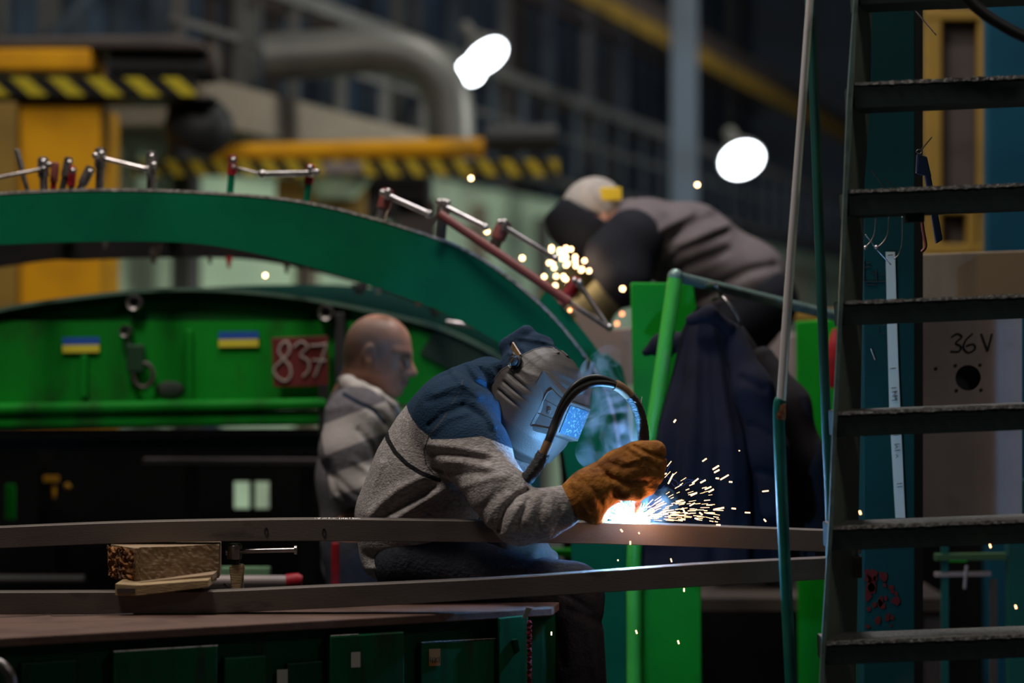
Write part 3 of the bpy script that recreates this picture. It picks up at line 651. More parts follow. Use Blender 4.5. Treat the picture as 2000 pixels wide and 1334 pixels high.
# side plate of the housing with dial and catches
def sp(x, y): # point on the sloping side of the housing: x 0..1 from back to front, y 0..1 bottom to top
    a = hl(.1,-.07,.06)*(1-x)+hl(.046,-.026,.144)*x; b = hl(.102,.094,.05)*(1-x)+hl(.046,.064,.124)*x; return a*(1-y)+b*y
sn = (sp(1, .5)-sp(0, .5)).cross(sp(.5, 1)-sp(.5, 0)).normalized(); sn = sn if sn.dot(L) > 0 else -sn
g = G(); g.tube([sp(x, y)+sn*.002 for x, y in ((.42,.1),(.92,.12),(.92,.88),(.5,.88),(.42,.78),(.42,.1))], .0018, 6); g.tube([sp(.42, .64)+sn*.002, sp(.92, .66)+sn*.002], .0012, 6); g.tube([sp(.42, .36)+sn*.002, sp(.92, .36)+sn*.002], .0012, 6)
g.tube([sp(.65,.5)+sn*.002+(U*math.cos(t*.4)+F*math.sin(t*.4))*.008 for t in range(17)], .0012, 6); g.tube([sp(.62,.47)+sn*.002, sp(.69,.53)+sn*.002], .0012, 6)
hpart(g, 'housing_relief', M['shell'], 3.2)
kb = hl(.114,.067,-.022)
hpart(G().lathe(kb, L, [(-.006,.016),(.004,.016),(.006,.012),(.012,.0125),(.016,.009),(.016,.004)], 18), 'pivot_knob', M['black'], .7)
hpart(G().tube([kb+L*.012+U*.016, kb+L*.014-U*.014], .004, 8).tube([kb+L*.004+F*.012-U*.02, kb+L*.004-F*.01-U*.02], .003, 6), 'knob_clip', M['worn'], .7)
hpart(G().tube([hl(.1*math.sin(t), .085+.012*math.cos(t*2), -.04+.085*math.cos(t)) for t in [x*.16 for x in range(-11, 12)]], .005, 8), 'headband', M['brown'], .8)
hpart(G().bar(hl(.1,.078,-.03), hl(.085,.085,-.085), .004, .018), 'head_strap', M['tantape'])

# ================= bald man standing behind =================
m2 = empty('person', Vector((P(700,0,7.3).x, 7.3, 0)), 'bald man in a striped grey sweater with pale collar standing behind the front welder', 'person')
B = Body(); D = 7.3
hp2 = head(B, P(739,694,D), (.96,-.17,-.2), (.2,0,.98), 1.0)
hpo = P(739,694,D); F2, U2, L2 = frame((.96,-.17,-.2), (.2,0,.98))
B.cap(P(705,832,D), P(700,1020,D+.05), .082, .085, .05, flat=(0,1,0), fs=1.5); B.cap(P(722,745,D), P(710,800,D), .052, .055, .03)
RA2 = [P(690,822,D-.16), P(690,945,D-.2), P(800,1010,D-.28)]; LA2 = [P(712,822,D+.2), P(730,945,D+.24), P(830,1000,D+.1)]
for A in (RA2, LA2): B.chain(A, [.05,.04,.03]); hand(B, A[-1], Vector((.95,0,-.2)), Vector((0,0,1)), 1, s=.95)
for dy in (-.1, .12):
    B.chain([P(700,1050,D+dy), Vector((P(705,0,D).x, D+dy, .48)), Vector((P(695,0,D).x, D+dy, .1))], [.085,.055,.04], .03)
    B.cap(Vector((P(695,0,D).x-.03, D+dy, .06)), Vector((P(695,0,D).x+.16, D+dy, .04)), .04, .03, .02)
def hloc(V):
    q = V-np.array(hpo); return q @ np.array(F2), q @ np.array(L2), q @ np.array(U2)
def stub(V):
    f, l, u = hloc(V); return np.where(u > -.055, np.minimum(.055-f-.55*np.maximum(u-.0, 0)*1.2, .03)-np.maximum(u-.095, 0)*3+np.minimum(u+.02, 0)*1.2, -.1)*.45-.004
def browm(V):
    f, l, u = hloc(V); return np.where((f > .05) & (np.abs(l) > .012), .005-np.abs(u-.023+.0*l), -.1)
def lipm(V):
    f, l, u = hloc(V); return np.where((f > .078) & (np.abs(l) < .025), .011-np.abs(u+.064), -.1)
B.mesh('body', .004, M['skin_head'], m2, {'stubble': stub, 'brow': browm, 'lips': lipm})
S = Body()
for a, b, ra, rb, fs in (((705,812,D),(698,930,D+.02),.105,.115,1.5), ((698,930,D+.02),(702,1100,D+.05),.115,.115,1.35)): S.cap(P(*a), P(*b), ra, rb, .05, flat=(0,1,0), fs=fs)
S.cap(P(700,812,D-.13), P(712,812,D+.17), .085, .085, .05); S.cap(P(712,800,D), P(706,815,D), .07, .09, .03)
S.chain([RA2[0], P(678,880,D-.19), RA2[1], RA2[2]], [.084,.078,.066,.045], .03); S.chain([LA2[0], LA2[1], LA2[2]], [.08,.062,.045], .03)
S.ell(P(718,758,D), (.075,.08,.045), k=.01, cut=True)
S.post.append(folds([([(640,905),(660,960),(700,1000)], 7, -.01), ([(655,930),(690,965),(740,985)], 6, -.007), ([(700,840),(725,870),(735,905)], 6, -.008), ([(640,800),(680,790),(710,800)], 7, .004), ([(690,900),(725,925)], 7, .006), ([(700,790),(745,810),(770,850)], 7, -.006)], D))
def stripe2(V):
    q = to_px(V); s = .35*q[:, 0]+.94*q[:, 1]; a = np.minimum.reduce([np.abs(s-1029)-29, np.abs(s-1119)-22]); near = np.abs(V[:, 1]-(D-.2)) < .2
    return np.where(near & (q[:, 0]*.9+0 > 560+.12*(q[:, 1]-800)), -a, -6)
S.mesh('sweater', .005, M['knit'], m2, {'stripe': stripe2, 'collar_band': lambda V: 4-seg_d(to_px(V), [(672,770),(700,786),(730,800),(752,826)])})
Cc = Body(); Cc.chain([P(672,744,D), P(680,749,D-.085), P(703,761,D-.125), P(733,774,D-.125), P(760,790,D-.08)], [.018,.024,.024,.022,.018], .012); Cc.chain([P(670,747,D), P(705,755,D+.1), P(745,772,D+.09), P(768,790,D+.02)], [.018,.02,.018,.016], .01)
Cc.cap(P(764,792,D-.05), P(778,806,D-.03), .018, .012, .01); Cc.mesh('collar', .004, M['whitecloth'], m2)
Tr = Body(); Tr.cap(P(700,1075,D-.06), P(700,1075,D+.1), .11, .11, .03)
for dy in (-.1, .12): Tr.chain([P(700,1090,D+dy), Vector((P(705,0,D).x, D+dy, .48)), Vector((P(695,0,D).x, D+dy, .1))], [.1,.078,.066], .03)
Tr.mesh('trousers', .008, M['jeans'], m2)
for dy in (-.1, .12):
    q = Vector((P(695,0,D).x, D+dy, .05)); Bt = Body(); Bt.cap(q+Vector((-.03, 0, .01)), q+Vector((.17, 0, 0)), .052, .046, .02); Bt.plane(q+Vector((0, 0, -.045)), (0, 0, -1), .005); Bt.mesh('boot', .008, M['black'], m2)

# ================= far welder leaning over the ring =================
D = 8.3
m3 = empty('person', Vector((P(1500,0,D).x, D+.1, .62)), 'far welder in faded dark jacket and grey cap leaning over the big green ring', 'person')
B = Body()
F3, U3, L3 = frame((-.75,.0,-.66), (-.66,0,.75))
head(B, P(1163,424,D), (-.75,-.05,-.66), (-.66,0,.75), .98, neck=False)
B.cap(P(1185,425,D), P(1240,445,D), .055, .065, .03)
B.cap(P(1270,470,D), P(1460,555,D), .11, .12, .05, flat=(0,1,0), fs=1.4)
A3 = [P(1235,470,D-.2), P(1218,548,D-.26), P(1170,592,D-.24)]; A3b = [P(1240,470,D+.2), P(1180,560,D+.25), P(1120,550,D+.1)]
for A in (A3, A3b): B.chain(A, [.055,.045,.035]); hand(B, A[-1], Vector((-.85,.1,-.2)), Vector((0,-.5,1)), 1, (1.2,)*4, .95)
L3g = [[P(1490,590,D-.1), P(1395,660,D-.12), Vector((P(1500,0,D).x, D-.1, .7))], [P(1490,590,D+.12), P(1420,700,D+.14), Vector((P(1520,0,D).x, D+.14, .7))]]
for Lg in L3g: B.chain(Lg, [.09,.06,.04], .03); B.cap(Lg[-1], Lg[-1]+Vector((-.16, 0, -.03)), .04, .03, .02)
B.mesh('body', .0065, skin, m3)
S = Body()
S.cap(P(1262,462,D), P(1345,485,D), .125, .145, .06, flat=(0,1,0), fs=1.4); S.cap(P(1345,485,D), P(1455,555,D), .145, .142, .06, flat=(0,1,0), fs=1.4); S.cap(P(1455,555,D), P(1478,585,D), .142, .12, .06, flat=(0,1,0), fs=1.3)
S.cap(P(1255,458,D-.16), P(1255,458,D+.16), .1, .1, .05); S.cap(P(1225,430,D), P(1262,445,D), .07, .1, .03)
S.cap(P(1395,590,D), P(1470,600,D), .085, .085, .05, flat=(0,1,0), fs=1.4)
S.post.append(folds([([(1235,520),(1290,470),(1400,420)], 11, -.010), ([(1255,545),(1320,490),(1410,455)], 11, -.010), ([(1285,560),(1340,520),(1420,490)], 11, -.010), ([(1245,495),(1290,450),(1350,415)], 9, .012), ([(1270,530),(1330,480),(1420,440)], 8, .012),
    ([(1400,560),(1460,530),(1510,520)], 10, -.012), ([(1330,590),(1400,570)], 10, -.012), ([(1230,400),(1270,395),(1320,400)], 8, -.006)], D))
S.mesh('jacket', .0065, M['jacket3'], m3)
S = Body(); S.chain([A3[0], A3[1]], [.1,.09], .02); S.chain([P(1235,470,D-.2), P(1195,500,D-.22), P(1218,548,D-.26)], [.1,.085,.07], .03); S.chain([A3[1], A3[1].lerp(A3[2],.3)], [.075,.06], .03); S.mesh('sleeve', .0065, M['mask3'], m3)
S = Body(); S.chain(A3b, [.085,.07,.05], .02); S.mesh('sleeve', .008, M['jacket3'], m3)
for A in (A3, A3b):
    S = Body(); hand(S, A[-1], Vector((-.85,.1,-.2)), Vector((0,-.5,1)), 1, (1.2,)*4, 1.0, grow=.005); S.cap(A[-1]-(A[-1]-A[-2])*.75, A[-1], .075, .06, .02); S.cap(A[-1], A[-1]+Vector((-.01,0,-.09)), .06, .045, .02); S.mesh('glove', .005, M['khaki'], m3)
S = Body()
for Lg in L3g: S.chain(Lg, [.12,.085,.07], .03)
S.mesh('trousers', .009, M['mask3'], m3)
for Lg in L3g: S = Body(); S.cap(Lg[-1]+Vector((.03, 0, -.01)), Lg[-1]+Vector((-.17, 0, -.03)), .052, .046, .02); S.mesh('boot', .009, M['black'], m3)
Rm = [[F3.x, L3.x, U3.x], [F3.y, L3.y, U3.y], [F3.z, L3.z, U3.z]]; o = P(1163,424,D)
S = Body(); S.ell(o+U3*.035-F3*.012, (.112,.092,.098), Rm, .02); S.plane(o-F3*.0+U3*.01, F3*.75-U3*.45, .01); S.mesh('cap', .005, M['greycap'], m3)
S = Body(); S.ell(o+U3*.01+F3*.045, (.12,.115,.165), Rm, .02); S.plane(o+F3*.0, -F3*1.0+U3*.3, .01); S.plane(o+F3*.08+U3*.12, U3, .02)
ms = S.mesh('face_mask', .005, M['mask3'], m3)
G().bar(o-F3*.06+U3*.045-L3*.082, o-F3*.115+U3*.0-L3*.06, .045, .014, up=L3).build('strap', M['yelband'], m3, bevel=.004)
pf = empty('work_platform', Vector((P(1500,0,D).x, D, 0)), 'dark steel platform under the far welder', 'platform')
G().box((P(1500,0,D).x, D, .59), (1.1,.8,.05)).build('deck', M['brown'], pf, bevel=.005)
for sx in (-1, 1):
    for sy in (-1, 1): G().box((P(1500,0,D).x+sx*.5, D+sy*.35, .285), (.06,.06,.57)).build('leg', M['brown'], pf)

# ---------------------------------------------------------------- big green ring, hull and clamps behind the welder
D = 7.0
OUT = [(-900,560),(-500,450),(-120,392),(0,380),(180,373),(400,378),(600,398),(800,450),(930,502),(1050,592),(1130,682),(1180,760),(1205,850),(1222,960),(1226,1100),(1226,1400)]
INN = [(-900,660),(-500,550),(-120,484),(0,478),(200,472),(400,478),(600,520),(800,584),(920,638),(1000,690),(1058,760),(1092,850),(1110,950),(1115,1040),(1118,1160),(1120,1400)]
oc = catmull([P(x, y, D) for x, y in OUT], 8); ic = catmull([P(x, y, D) for x, y in INN], 8)
rg = empty('ring_frame', P(1180,1400,D), 'big teal green ring frame arching behind the front welder with clamps on its rim', 'ring frame')
def grow(c, d, cx=P(330,1700,7.0)): return [p+Vector(((p-cx).x, 0, (p-cx).z)).normalized()*d for p in c]
G().strip(oc, ic, (0,.03,0)).build('face_plate', M['teal'], rg, .6)
G().strip(grow(oc, .007), grow(oc, -.004), (0,.12,0)).build('rim_strip', mat('ground_steel_rim', (.5,.46,.42), .45, .5, col2=(.15,.14,.13), scale=60, bump=.5, bscale=90), rg, .6)
for k in range(22, len(oc)-40, 11):
    a_ = (oc[k]+ic[k])/2; G().tube([a_+Vector((0,.031,0)), a_+Vector((0,1.32,0))], .022, 10).build('spacer_tube', M['brown'], rg, .8)
G().strip([p+Vector((0,1.32,0)) for p in grow(oc, -.03)], [p+Vector((0,1.32,0)) for p in ic], (0,.03,0)).build('back_plate', M['darksteel'], rg, .6)
G().strip([p+Vector((0,.035,0)) for p in grow(oc[72:102], .045)], [p+Vector((0,.035,0)) for p in grow(oc[72:102], .0)], (0,.2,0)).build('rim_segment', M['teal'], rg, .6)
for x, y, r, l, mm in ((410,508,5,16,'brown'),(447,512,6,22,'red'),(560,524,6,20,'brown'),(596,540,7,34,'worn'),(308,490,7,30,'brown'),(205,478,6,14,'worn'),(712,556,9,26,'brown'),(738,562,7,24,'worn'),(818,585,9,24,'redrod'),(905,622,9,22,'redrod'),(300,500,8,30,'brown'),(700,565,14,20,'black'),(850,610,12,18,'black')):
    d2 = 8.0; c = P(x, y, d2); G().lathe(c, (0,0,1), [(-l/FPX*d2/2, r*.6/FPX*d2), (0, r*.6/FPX*d2), (.001, r/FPX*d2), (l/FPX*d2/2, r/FPX*d2)], 10).build('bolt', M[mm], rg, .6)
G().tube([P(872,630,7.6), P(930,637,7.6)], .01, 10).ball(P(932,637,7.6), .013).build('drum_handle', M['bright'], rg, .8)
D = 8.55
G().strip(catmull([P(x, y, D) for x, y in ((20,600),(200,582),(400,562),(560,556),(680,558),(800,574),(920,605),(1020,660))], 5), catmull([P(x, y, D) for x, y in ((20,640),(200,640),(400,640),(560,640),(680,640),(800,650),(920,680),(1020,720))], 5), (0,.1,0)).build('rear_web', M['teal2'], rg, .6)
tag(G().prism([P(x, y, 7.95) for x, y in ((1118,600),(1165,618),(1195,642),(1236,640),(1238,752),(1215,748),(1188,728),(1160,690),(1135,650))], (0,.04,0)).build('steel_sheet', M['greyplate'], None, bevel=.004), 'grey steel sheet standing right of the ring below the far welder', 'sheet')
tag(G().prism([P(x, y, 7.3) for x, y in ((1140,742),(1150,706),(1185,690),(1215,715),(1226,760),(1232,900),(1200,1000),(1160,980),(1150,860))], (0,.05,0)).build('teal_bracket', M['teal'], None, bevel=.004), 'teal bracket plate behind the welding helmet and cable', 'bracket')

hu = empty('machine_hull', Vector((P(500,0,8).x, 8.0, 0)), 'bright green curved machine hull with flags and a red number sign', 'machine')
D = 7.9
top = catmull([P(x, y, D) for x, y in ((-120,652),(0,610),(150,586),(300,571),(420,570),(560,582),(700,606),(850,642),(960,692),(1040,745))], 6)
mid = [Vector((p.x, p.y, P(0, 627, D).z)) for p in top]
mid = [Vector((p.x, p.y, min(p.z, q.z-.02))) for p, q in zip(mid, top)]
bot = [Vector((p.x, p.y, P(0, 790, D).z)) for p in top]
G().strip([p+Vector((0,.03,.0)) for p in top], [p+Vector((0,.03,0)) for p in mid], (0,.3,0)).build('upper_band', mat('dark_green_paint', (.002,.07,.01), .7, spec=.15, col2=(.012,.03,.012), scale=5), hu, .6)  # upper band in a darker green than the side panel
G().strip(mid, bot, (0,.3,0)).build('side_panel', M['hullgreen'], hu, .6)
G().strip([p+Vector((0,-.03,.012)) for p in top], [p+Vector((0,-.03,0)) for p in top], (0,.3,0)).build('top_flange', mat('pale_flange', (.07,.13,.09), .5), hu, .6)
G().bar(P(-120,800,7.86), P(640,788,7.86), .1, .035).build('ledge', M['hullgreen'], hu, bevel=.012)
G().bar(P(-120,822,7.86), P(1000,812,7.86), .06, .05).build('lower_lip', M['hullgreen'], hu, bevel=.012)
for x, y, h in ((165,735,.14), (370,715,.24)): G().box(P(x,y,7.89), (.022,.03,h)).build('rib', M['hullgreen'], hu, bevel=.005)
def ringlug(x, y, r, name='lug'): 
    c = P(x, y, 7.88); G().lathe(c, (0,-1,0), [(-.02,r),(.03,r),(.035,r*.9),(.03,r*.6),(-.01,r*.55)], 18).build(name, M['worn'], hu, .6); G().lathe(c, (0,-1,0), [(0,r*.56),(.012,r*.56)], 14).build('lug_hole', M['black'], hu, .6)
ringlug(264,592,.026); ringlug(637,611,.026); ringlug(247,647,.02)
G().box(P(265,700,7.87), (.055,.04,.09)).box(P(250,665,7.87), (.02,.03,.08)).build('bracket', mat('sooty_green', (.002,.035,.008), .6), hu, bevel=.005)
G().tube([P(280,733,7.86)+Vector((math.cos(t*.35)*.032, 0, math.sin(t*.35)*.04)) for t in range(19)], .008, 8).build('shackle', M['brown'], hu, .8)
G().ball(P(332,762,7.9), (.05,.01,.03)).build('grease_patch', mat('old_grease', (.02,.03,.02), .7), hu, 3.2)
G().box(P(664,700,7.89), (.035,.03,.3)).build('dark_stiffener', M['black'], hu, bevel=.004)
G().prism([P(x, y, 7.885) for x, y in ((850,645),(1000,700),(1000,760),(900,735),(820,690))], (0,.02,0)).build('dark_gusset', mat('blackish_green', (.001,.02,.008), .7), hu)  # plate in a much darker green than the hull around it
for x, y in ((158,673), (466,662)):
    f = empty('flag_sticker', P(x, y, 7.89), 'blue and yellow striped flag sticker on the green hull, '+('left one above the long ledge' if x < 300 else 'right one beside the red sign'), 'sticker')
    w_, h_ = (72 if x < 300 else 78)/FPX*7.89, 15/FPX*7.89
    Ry = Matrix.Rotation(-.015, 3, 'Y')
    G().box(P(x, y-7, 7.888), (w_,.004,h_), Ry).build('blue_stripe', M['blueflag'], f); G().box(P(x, y+8, 7.888), (w_,.004,h_), Ry).build('yellow_stripe', M['yelflag'], f)
D = 7.84
f = empty('number_sign', P(585,706,D), 'dark red square sign chalked 837 on the green hull', 'sign')
G().prism([P(x, y, D) for x, y in ((530,660),(640,656),(641,754),(534,756))], (0,.008,0)).build('plate', M['redsign'], f, bevel=.002)
def strokes(g, lines, T, r, n=6):
    for l in lines: g.tube(catmull([T(*p) for p in l], 4) if len(l) > 2 else [T(*p) for p in l], r, n)
    return g
T = lambda x, y: P(x*.352, 540+y*.352, 7.835)
strokes(G(), [[(1608,395),(1592,362),(1560,378),(1548,420),(1572,455),(1608,500),(1612,550),(1585,580),(1540,560),(1520,515),(1560,470),(1600,430),(1608,395)]], T, .0042).build('digit', M['chalk'], f)
strokes(G(), [[(1632,392),(1672,362),(1706,392),(1668,438),(1710,468),(1712,520),(1682,556)]], T, .0042).build('digit', M['chalk'], f)
strokes(G(), [[(1722,384),(1768,382)],[(1768,382),(1812,374)],[(1812,374),(1795,430),(1768,500),(1745,556)],[(1732,464),(1806,468)]], T, .0042).build('digit', M['chalk'], f)
G().box(P(632,800,7.83), (.03,.02,.16)).build('post', M['black'], f)

bs = empty('long_machine', Vector((P(300,0,8.6).x, 8.6, 0)), 'machine frame with long rails before black panels added as shade beneath the green hull', 'machine base')
G().bar(P(-120,868,8.2), P(1000,860,8.2), .05, .04).build('rail', mat('dull_rail', (.01,.028,.026), .9, spec=.1), bs, bevel=.005)
G().bar(P(280,900,8.3), P(1000,903,8.3), .04, .02).build('rail', M['greyplate'], bs, bevel=.004)
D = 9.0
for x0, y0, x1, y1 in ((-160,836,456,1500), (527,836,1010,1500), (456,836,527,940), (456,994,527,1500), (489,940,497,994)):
    c = (P(x0,y0,D)+P(x1,y1,D))/2; G().box(c, ((x1-x0)/FPX*D, .06, (y1-y0)/FPX*D)).build('shade_panel', M['matte'], bs)  # black backing added in place of the deep shade, with gaps left open
for x in (90, 375, 600, 690): G().box(P(x,1000,8.7), (.05,.05,.5)).build('frame_post', M['darksteel'], bs)
G().box(P(20,980,8.5), (.03,.03,.12)).build('green_strut', M['green'], bs)
G().box(P(100,935,8.6), (.05,.03,.02)).ball(P(132,950,8.6), .012).ball(P(105,960,8.6), (.008,.008,.03)).build('yellow_fitting', M['yel'], bs, .6)
G().tube([P(-20,1130,8.0), P(165,1130,8.0)], .012, 10).build('floor_pipe', M['gallery'], bs, .8)
tag(G().tube([P(395,1136,6.6), P(562,1136,6.6)], .018, 14).build('grey_pipe', M['greyplate'], None, .8), 'grey pipe with a red end lying behind the screw clamp', 'pipe')
G().tube([P(560,1136,6.6), P(582,1134,6.6), P(590,1135,6.6)], [.021,.021,.015], 14).build('red_end', M['red'], bpy.data.objects['grey_pipe'], .8)
tag(G().bar(P(430,1117,7.2), P(528,1117,7.2), .04, .03).build('green_bar', mat('pale_green_paint', (.12,.24,.12), .7), None, bevel=.004), 'short pale green bar between the two steel bars behind the clamp', 'bar')
tag(G().bar(P(655,1060,6.9), P(655,1300,6.9), .022, .022, up=(0,1,0)).build('red_post', M['red'], None, bevel=.003), 'thin dark red post at the bald man\'s hip', 'post')
gr = empty('green_rack', Vector((P(1130,0,7.6).x, 7.6, 0)), 'low bright green rack of rails seen between the welder\'s arm and the steel bars', 'rack')
for y, y2, d in ((972,966,7.6), (1080,1078,7.7), (1116,1112,7.4)): G().bar(P(1030,y,d), P(1330,y2,d), .04, .025).build('rail', M['green'], gr, bevel=.004)
for x in (1040, 1320): G().box((P(x,0,7.6).x, 7.6, .55), (.05,.05,1.05)).build('upright', M['teal2'], gr, bevel=.004)

# clamps and pins along the rim of the ring
def ball(g, x, y, d, r): return g.ball(P(x, y, d), r/FPX*d, 12, 8)
def px(r, d=6.98): return r/FPX*d
CG = 'screw clamps along the rim of the big ring'
def clamp(name, base, topp, r, body, head_, hdl=None, hr=4.5, label='', knobs=(), d=7.02, cat='clamp', hm='bright'):
    e = empty(name, P(*base, d), label, cat, CG); a, b = P(*base, d), P(*topp, d); ax = (b-a).normalized(); L_ = (b-a).length
    G().tube([a-ax*.01, b-ax*.035], px(r*.75), 12).build('spindle', M[body], e, .8)
    G().lathe(b-ax*.05, ax, [(0,px(r)),(.045,px(r)),(.055,px(r*.9)),(.058,px(r*.5))], 14).build('head', M[head_], e, .6)
    if hdl:
        (x0, y0), (x1, y1) = hdl; G().tube([P(x0,y0,d-.02), P(x1,y1,d-.04)], px(hr), 10).build('handle', M[hm], e, .8)
        for q in ((x1, y1, d-.04), (x0, y0, d-.02)): ball(G(), *q, hr*1.4).build('handle_end', M['bright'], e, 3.2)
    if knobs:
        for x, y in knobs: ball(G(), x, y, d-.04, 6.5).build('ball_end', M['bright'], e, 3.2)
    return e
clamp('steel_pin', (55,378), (34,296), 6, 'worn', 'worn', label='thin leaning steel pin at the far left end of the ring')
clamp('screw_clamp', (86,378), (84,312), 11, 'worn', 'worn', ((84,330),(-20,350)), 4, 'grey screw clamp with bar reaching the left picture edge', ((84,316),(95,322)), hm='worn')
clamp('steel_pin', (103,378), (108,322), 8, 'red', 'redrod', label='short dull red pin in the cluster on the ring')
clamp('steel_pin', (120,378), (134,312), 9, 'black', 'worn', label='dark pin with bright steel tip, tallest of the cluster on the ring', knobs=((135,318),))
clamp('steel_pin', (138,378), (142,330), 8, 'black', 'red', label='short dark red pin right behind the tallest pin of the cluster', knobs=((142,334),))
clamp('steel_pin', (152,378), (176,330), 10, 'worn', 'worn', label='grey pin leaning right at the end of the cluster', knobs=((176,336),))
clamp('screw_clamp', (194,378), (196,294), 11, 'worn', 'worn', ((196,308),(287,330)), 5, 'tall grey screw clamp with white handle reaching right', ((186,304),(198,300)))
clamp('screw_clamp', (294,378), (296,300), 11, 'worn', 'worn', label='grey screw clamp post at the tip of the white handle', knobs=((296,306),(300,322)))
clamp('screw_clamp', (449,380), (455,308), 9, 'teal', 'red', ((455,326),(505,338)), 2.5, 'teal screw clamp with dark red head in front of the yellow boom', ((455,313),), hm='worn')
clamp('screw_clamp', (598,396), (607,326), 9, 'teal', 'red', ((607,338),(512,340)), 6, 'teal screw clamp with red head and thick bright handle', ((605,328),(618,336)))
clamp('screw_clamp', (744,424), (757,374), 13, 'worn', 'redrod', ((757,382),(838,418)), 5.5, 'grey screw clamp on the slope, first one right of the red-headed clamp', ((747,376),(758,374)))
clamp('screw_clamp', (862,462), (868,394), 12, 'black', 'worn', ((868,404),(948,444)), 5.5, 'dark screw clamp at the upper end of the long red rod', ((858,394),(867,394),(874,396)))
clamp('screw_clamp', (962,490), (985,436), 15, 'worn', 'redrod', ((985,444),(1085,505)), 5.5, 'fat grey screw clamp with handle pointing at the far sparks', ((976,434),(986,434)))
clamp('screw_clamp', (1100,590), (1128,548), 13, 'redrod', 'red', ((1132,556),(1190,640)), 5.5, 'dark red screw clamp nearest the far welder with long steel handle', ((1122,548),(1132,552)))
e = empty('push_rod', P(1000,520,6.9), 'long dull red rod lying down the slope of the ring rim', 'rod')
G().tube([P(858,418,6.95), P(1112,590,6.88)], px(9), 12).build('red_tube', M['redrod'], e, .8)
G().tube([P(1110,589,6.88), P(1190,642,6.86)], px(5), 10).build('steel_end', M['worn'], e, .8)
G().bar(P(864,412,6.96), P(834,452,6.96), .012, .012).build('foot', M['brown'], e)
tag(G().tube([P(1142,795,6.9), P(1150,735,6.9), P(1156,708,6.9)], .008, 8).build('steel_pin', M['bright'], None, .8), 'short bright pin between the helmet and the ring edge', 'pin')

# ---------------------------------------------------------------- green stand with coats
cs = empty('coat_stand', Vector((P(1240,0,6.8).x, 6.8, 0)), 'bright green steel stand with slanted post and tube rail holding the coats', 'stand')
def quad(pts, d, t): return G().prism([P(x, y, d) for x, y in pts], (0, t, 0))
quad(((1232,552),(1354,553),(1366,640),(1372,1600),(1236,1600),(1237,760)), 7.05, .03).build('back_plate', M['green'], cs, bevel=.004)
G().tube(catmull([P(1319,540,6.75), P(1304,640,6.75), P(1282,790,6.75), P(1258,930,6.75), P(1240,1060,6.75), P(1238,1200,6.75), P(1240,1640,6.75)], 5), .021, 14).build('post', M['lime'], cs, .8)
G().tube([P(1319,540,6.75), P(1400,560,6.85), P(1650,622,7.15)], .0155, 12).ball(P(1319,540,6.75), .022).build('rail', M['railedge'], cs, .8)
quad(((1078,1160),(1290,1160),(1290,1650),(1078,1650)), 7.35, .03).build('lower_plate', M['green'], cs, bevel=.004)
G().tube([P(1090,1243,7.2), P(1305,1242,7.2)], .008, 8).build('cross_rod', M['lime'], cs, .8)
G().tube([P(1306,1195,7.15), P(1283,1345,7.15), P(1270,1500,7.15)], .011, 8).build('brace', M['lime'], cs, .8)
tag(quad(((1556,628),(1652,622),(1658,900),(1660,1600),(1562,1600)), 7.6, .03).build('green_plate', M['green'], None, bevel=.004), 'bright green upright plate seen between the two poles right of the coats', 'plate')
tag(quad(((1655,860),(1686,850),(1690,1600),(1655,1600)), 7.4, .03).build('green_plate', M['lime'], None, bevel=.004), 'narrow bright green plate behind the ladder side', 'plate')
tag(quad(((1474,655),(1556,650),(1560,820),(1478,820)), 9, .2).build('pink_crate', M['greyplate'], None, bevel=.01), 'dull pinkish crate behind the coats near the polished pole', 'crate')
tag(quad(((1540,604),(1660,604),(1660,628),(1540,628)), 9.4, .2).build('ochre_beam', M['yelr'], None, bevel=.01), 'short ochre beam above the green plate between the poles', 'beam')
tag(G().lathe(P(1632,700,7.3), (0,0,1), [(-.09,.02),(-.07,.028),(.03,.028),(.06,.02),(.09,.008)], 14).build('red_bottle', M['red'], None, .7), 'small dark red cylinder hanging between the teal pole and the ladder', 'bottle')

def coat(name, ctr, dd, m, seed, nf, amp, sleeve=None):
    """hanging cloth: rings of (y, left x, right x) gathered at the collar, with vertical folds"""
    g = G(); n = 96; rows = 60; e = empty(name, P((ctr[0][1]+ctr[0][2])/2, ctr[0][0], dd)); vs = []
    ys = [c[0] for c in ctr]
    for j in range(rows+1):
        t = j/rows; y = ys[0]+(ys[-1]-ys[0])*t; k = max(i for i in range(len(ys)-1) if ys[i] <= y+1e-6); q = (y-ys[k])/(ys[k+1]-ys[k])
        xl = ctr[k][1]+(ctr[k+1][1]-ctr[k][1])*q; xr = ctr[k][2]+(ctr[k+1][2]-ctr[k][2])*q
        cx, hw = (xl+xr)/2, (xr-xl)/2
        for i in range(n):
            a = 2*math.pi*i/n; f = amp*(.25+.75*min(1, t*2.2))*(math.sin(a*nf+seed+.8*math.sin(t*3+seed))+.5*math.sin(a*(nf*2.3)//1+seed*2+t*2)+.35*math.sin(a*3+t*7+seed))
            r = 1+f; c = P(cx+hw*r*math.cos(a)*.97, y+6*math.sin(a*2+t*9), dd); c.y += math.sin(a)*(.055+.05*min(1, t*2))*r*1.3+.02*math.sin(t*8+seed)*(1 if math.sin(a) < 0 else 0); vs.append(c)
    g.add(vs, [(j*n+i, (j+1)*n+i, (j+1)*n+(i+1) % n, j*n+(i+1) % n) for j in range(rows) for i in range(n)]+[tuple(range(n)), tuple(range(rows*n+n-1, rows*n-1, -1))])
    g.build('cloth', m, e, 3.2); return e
c1 = tag(coat('work_coat', [(604,1362,1400),(618,1345,1412),(650,1328,1432),(700,1316,1456),(760,1302,1478),(840,1284,1508),(940,1266,1532),(1040,1254,1544),(1110,1250,1540)], 6.78, M['navy'], .6, 9, .085), 'dark navy work coat hanging from the green rail beside the welding sparks', 'coat')
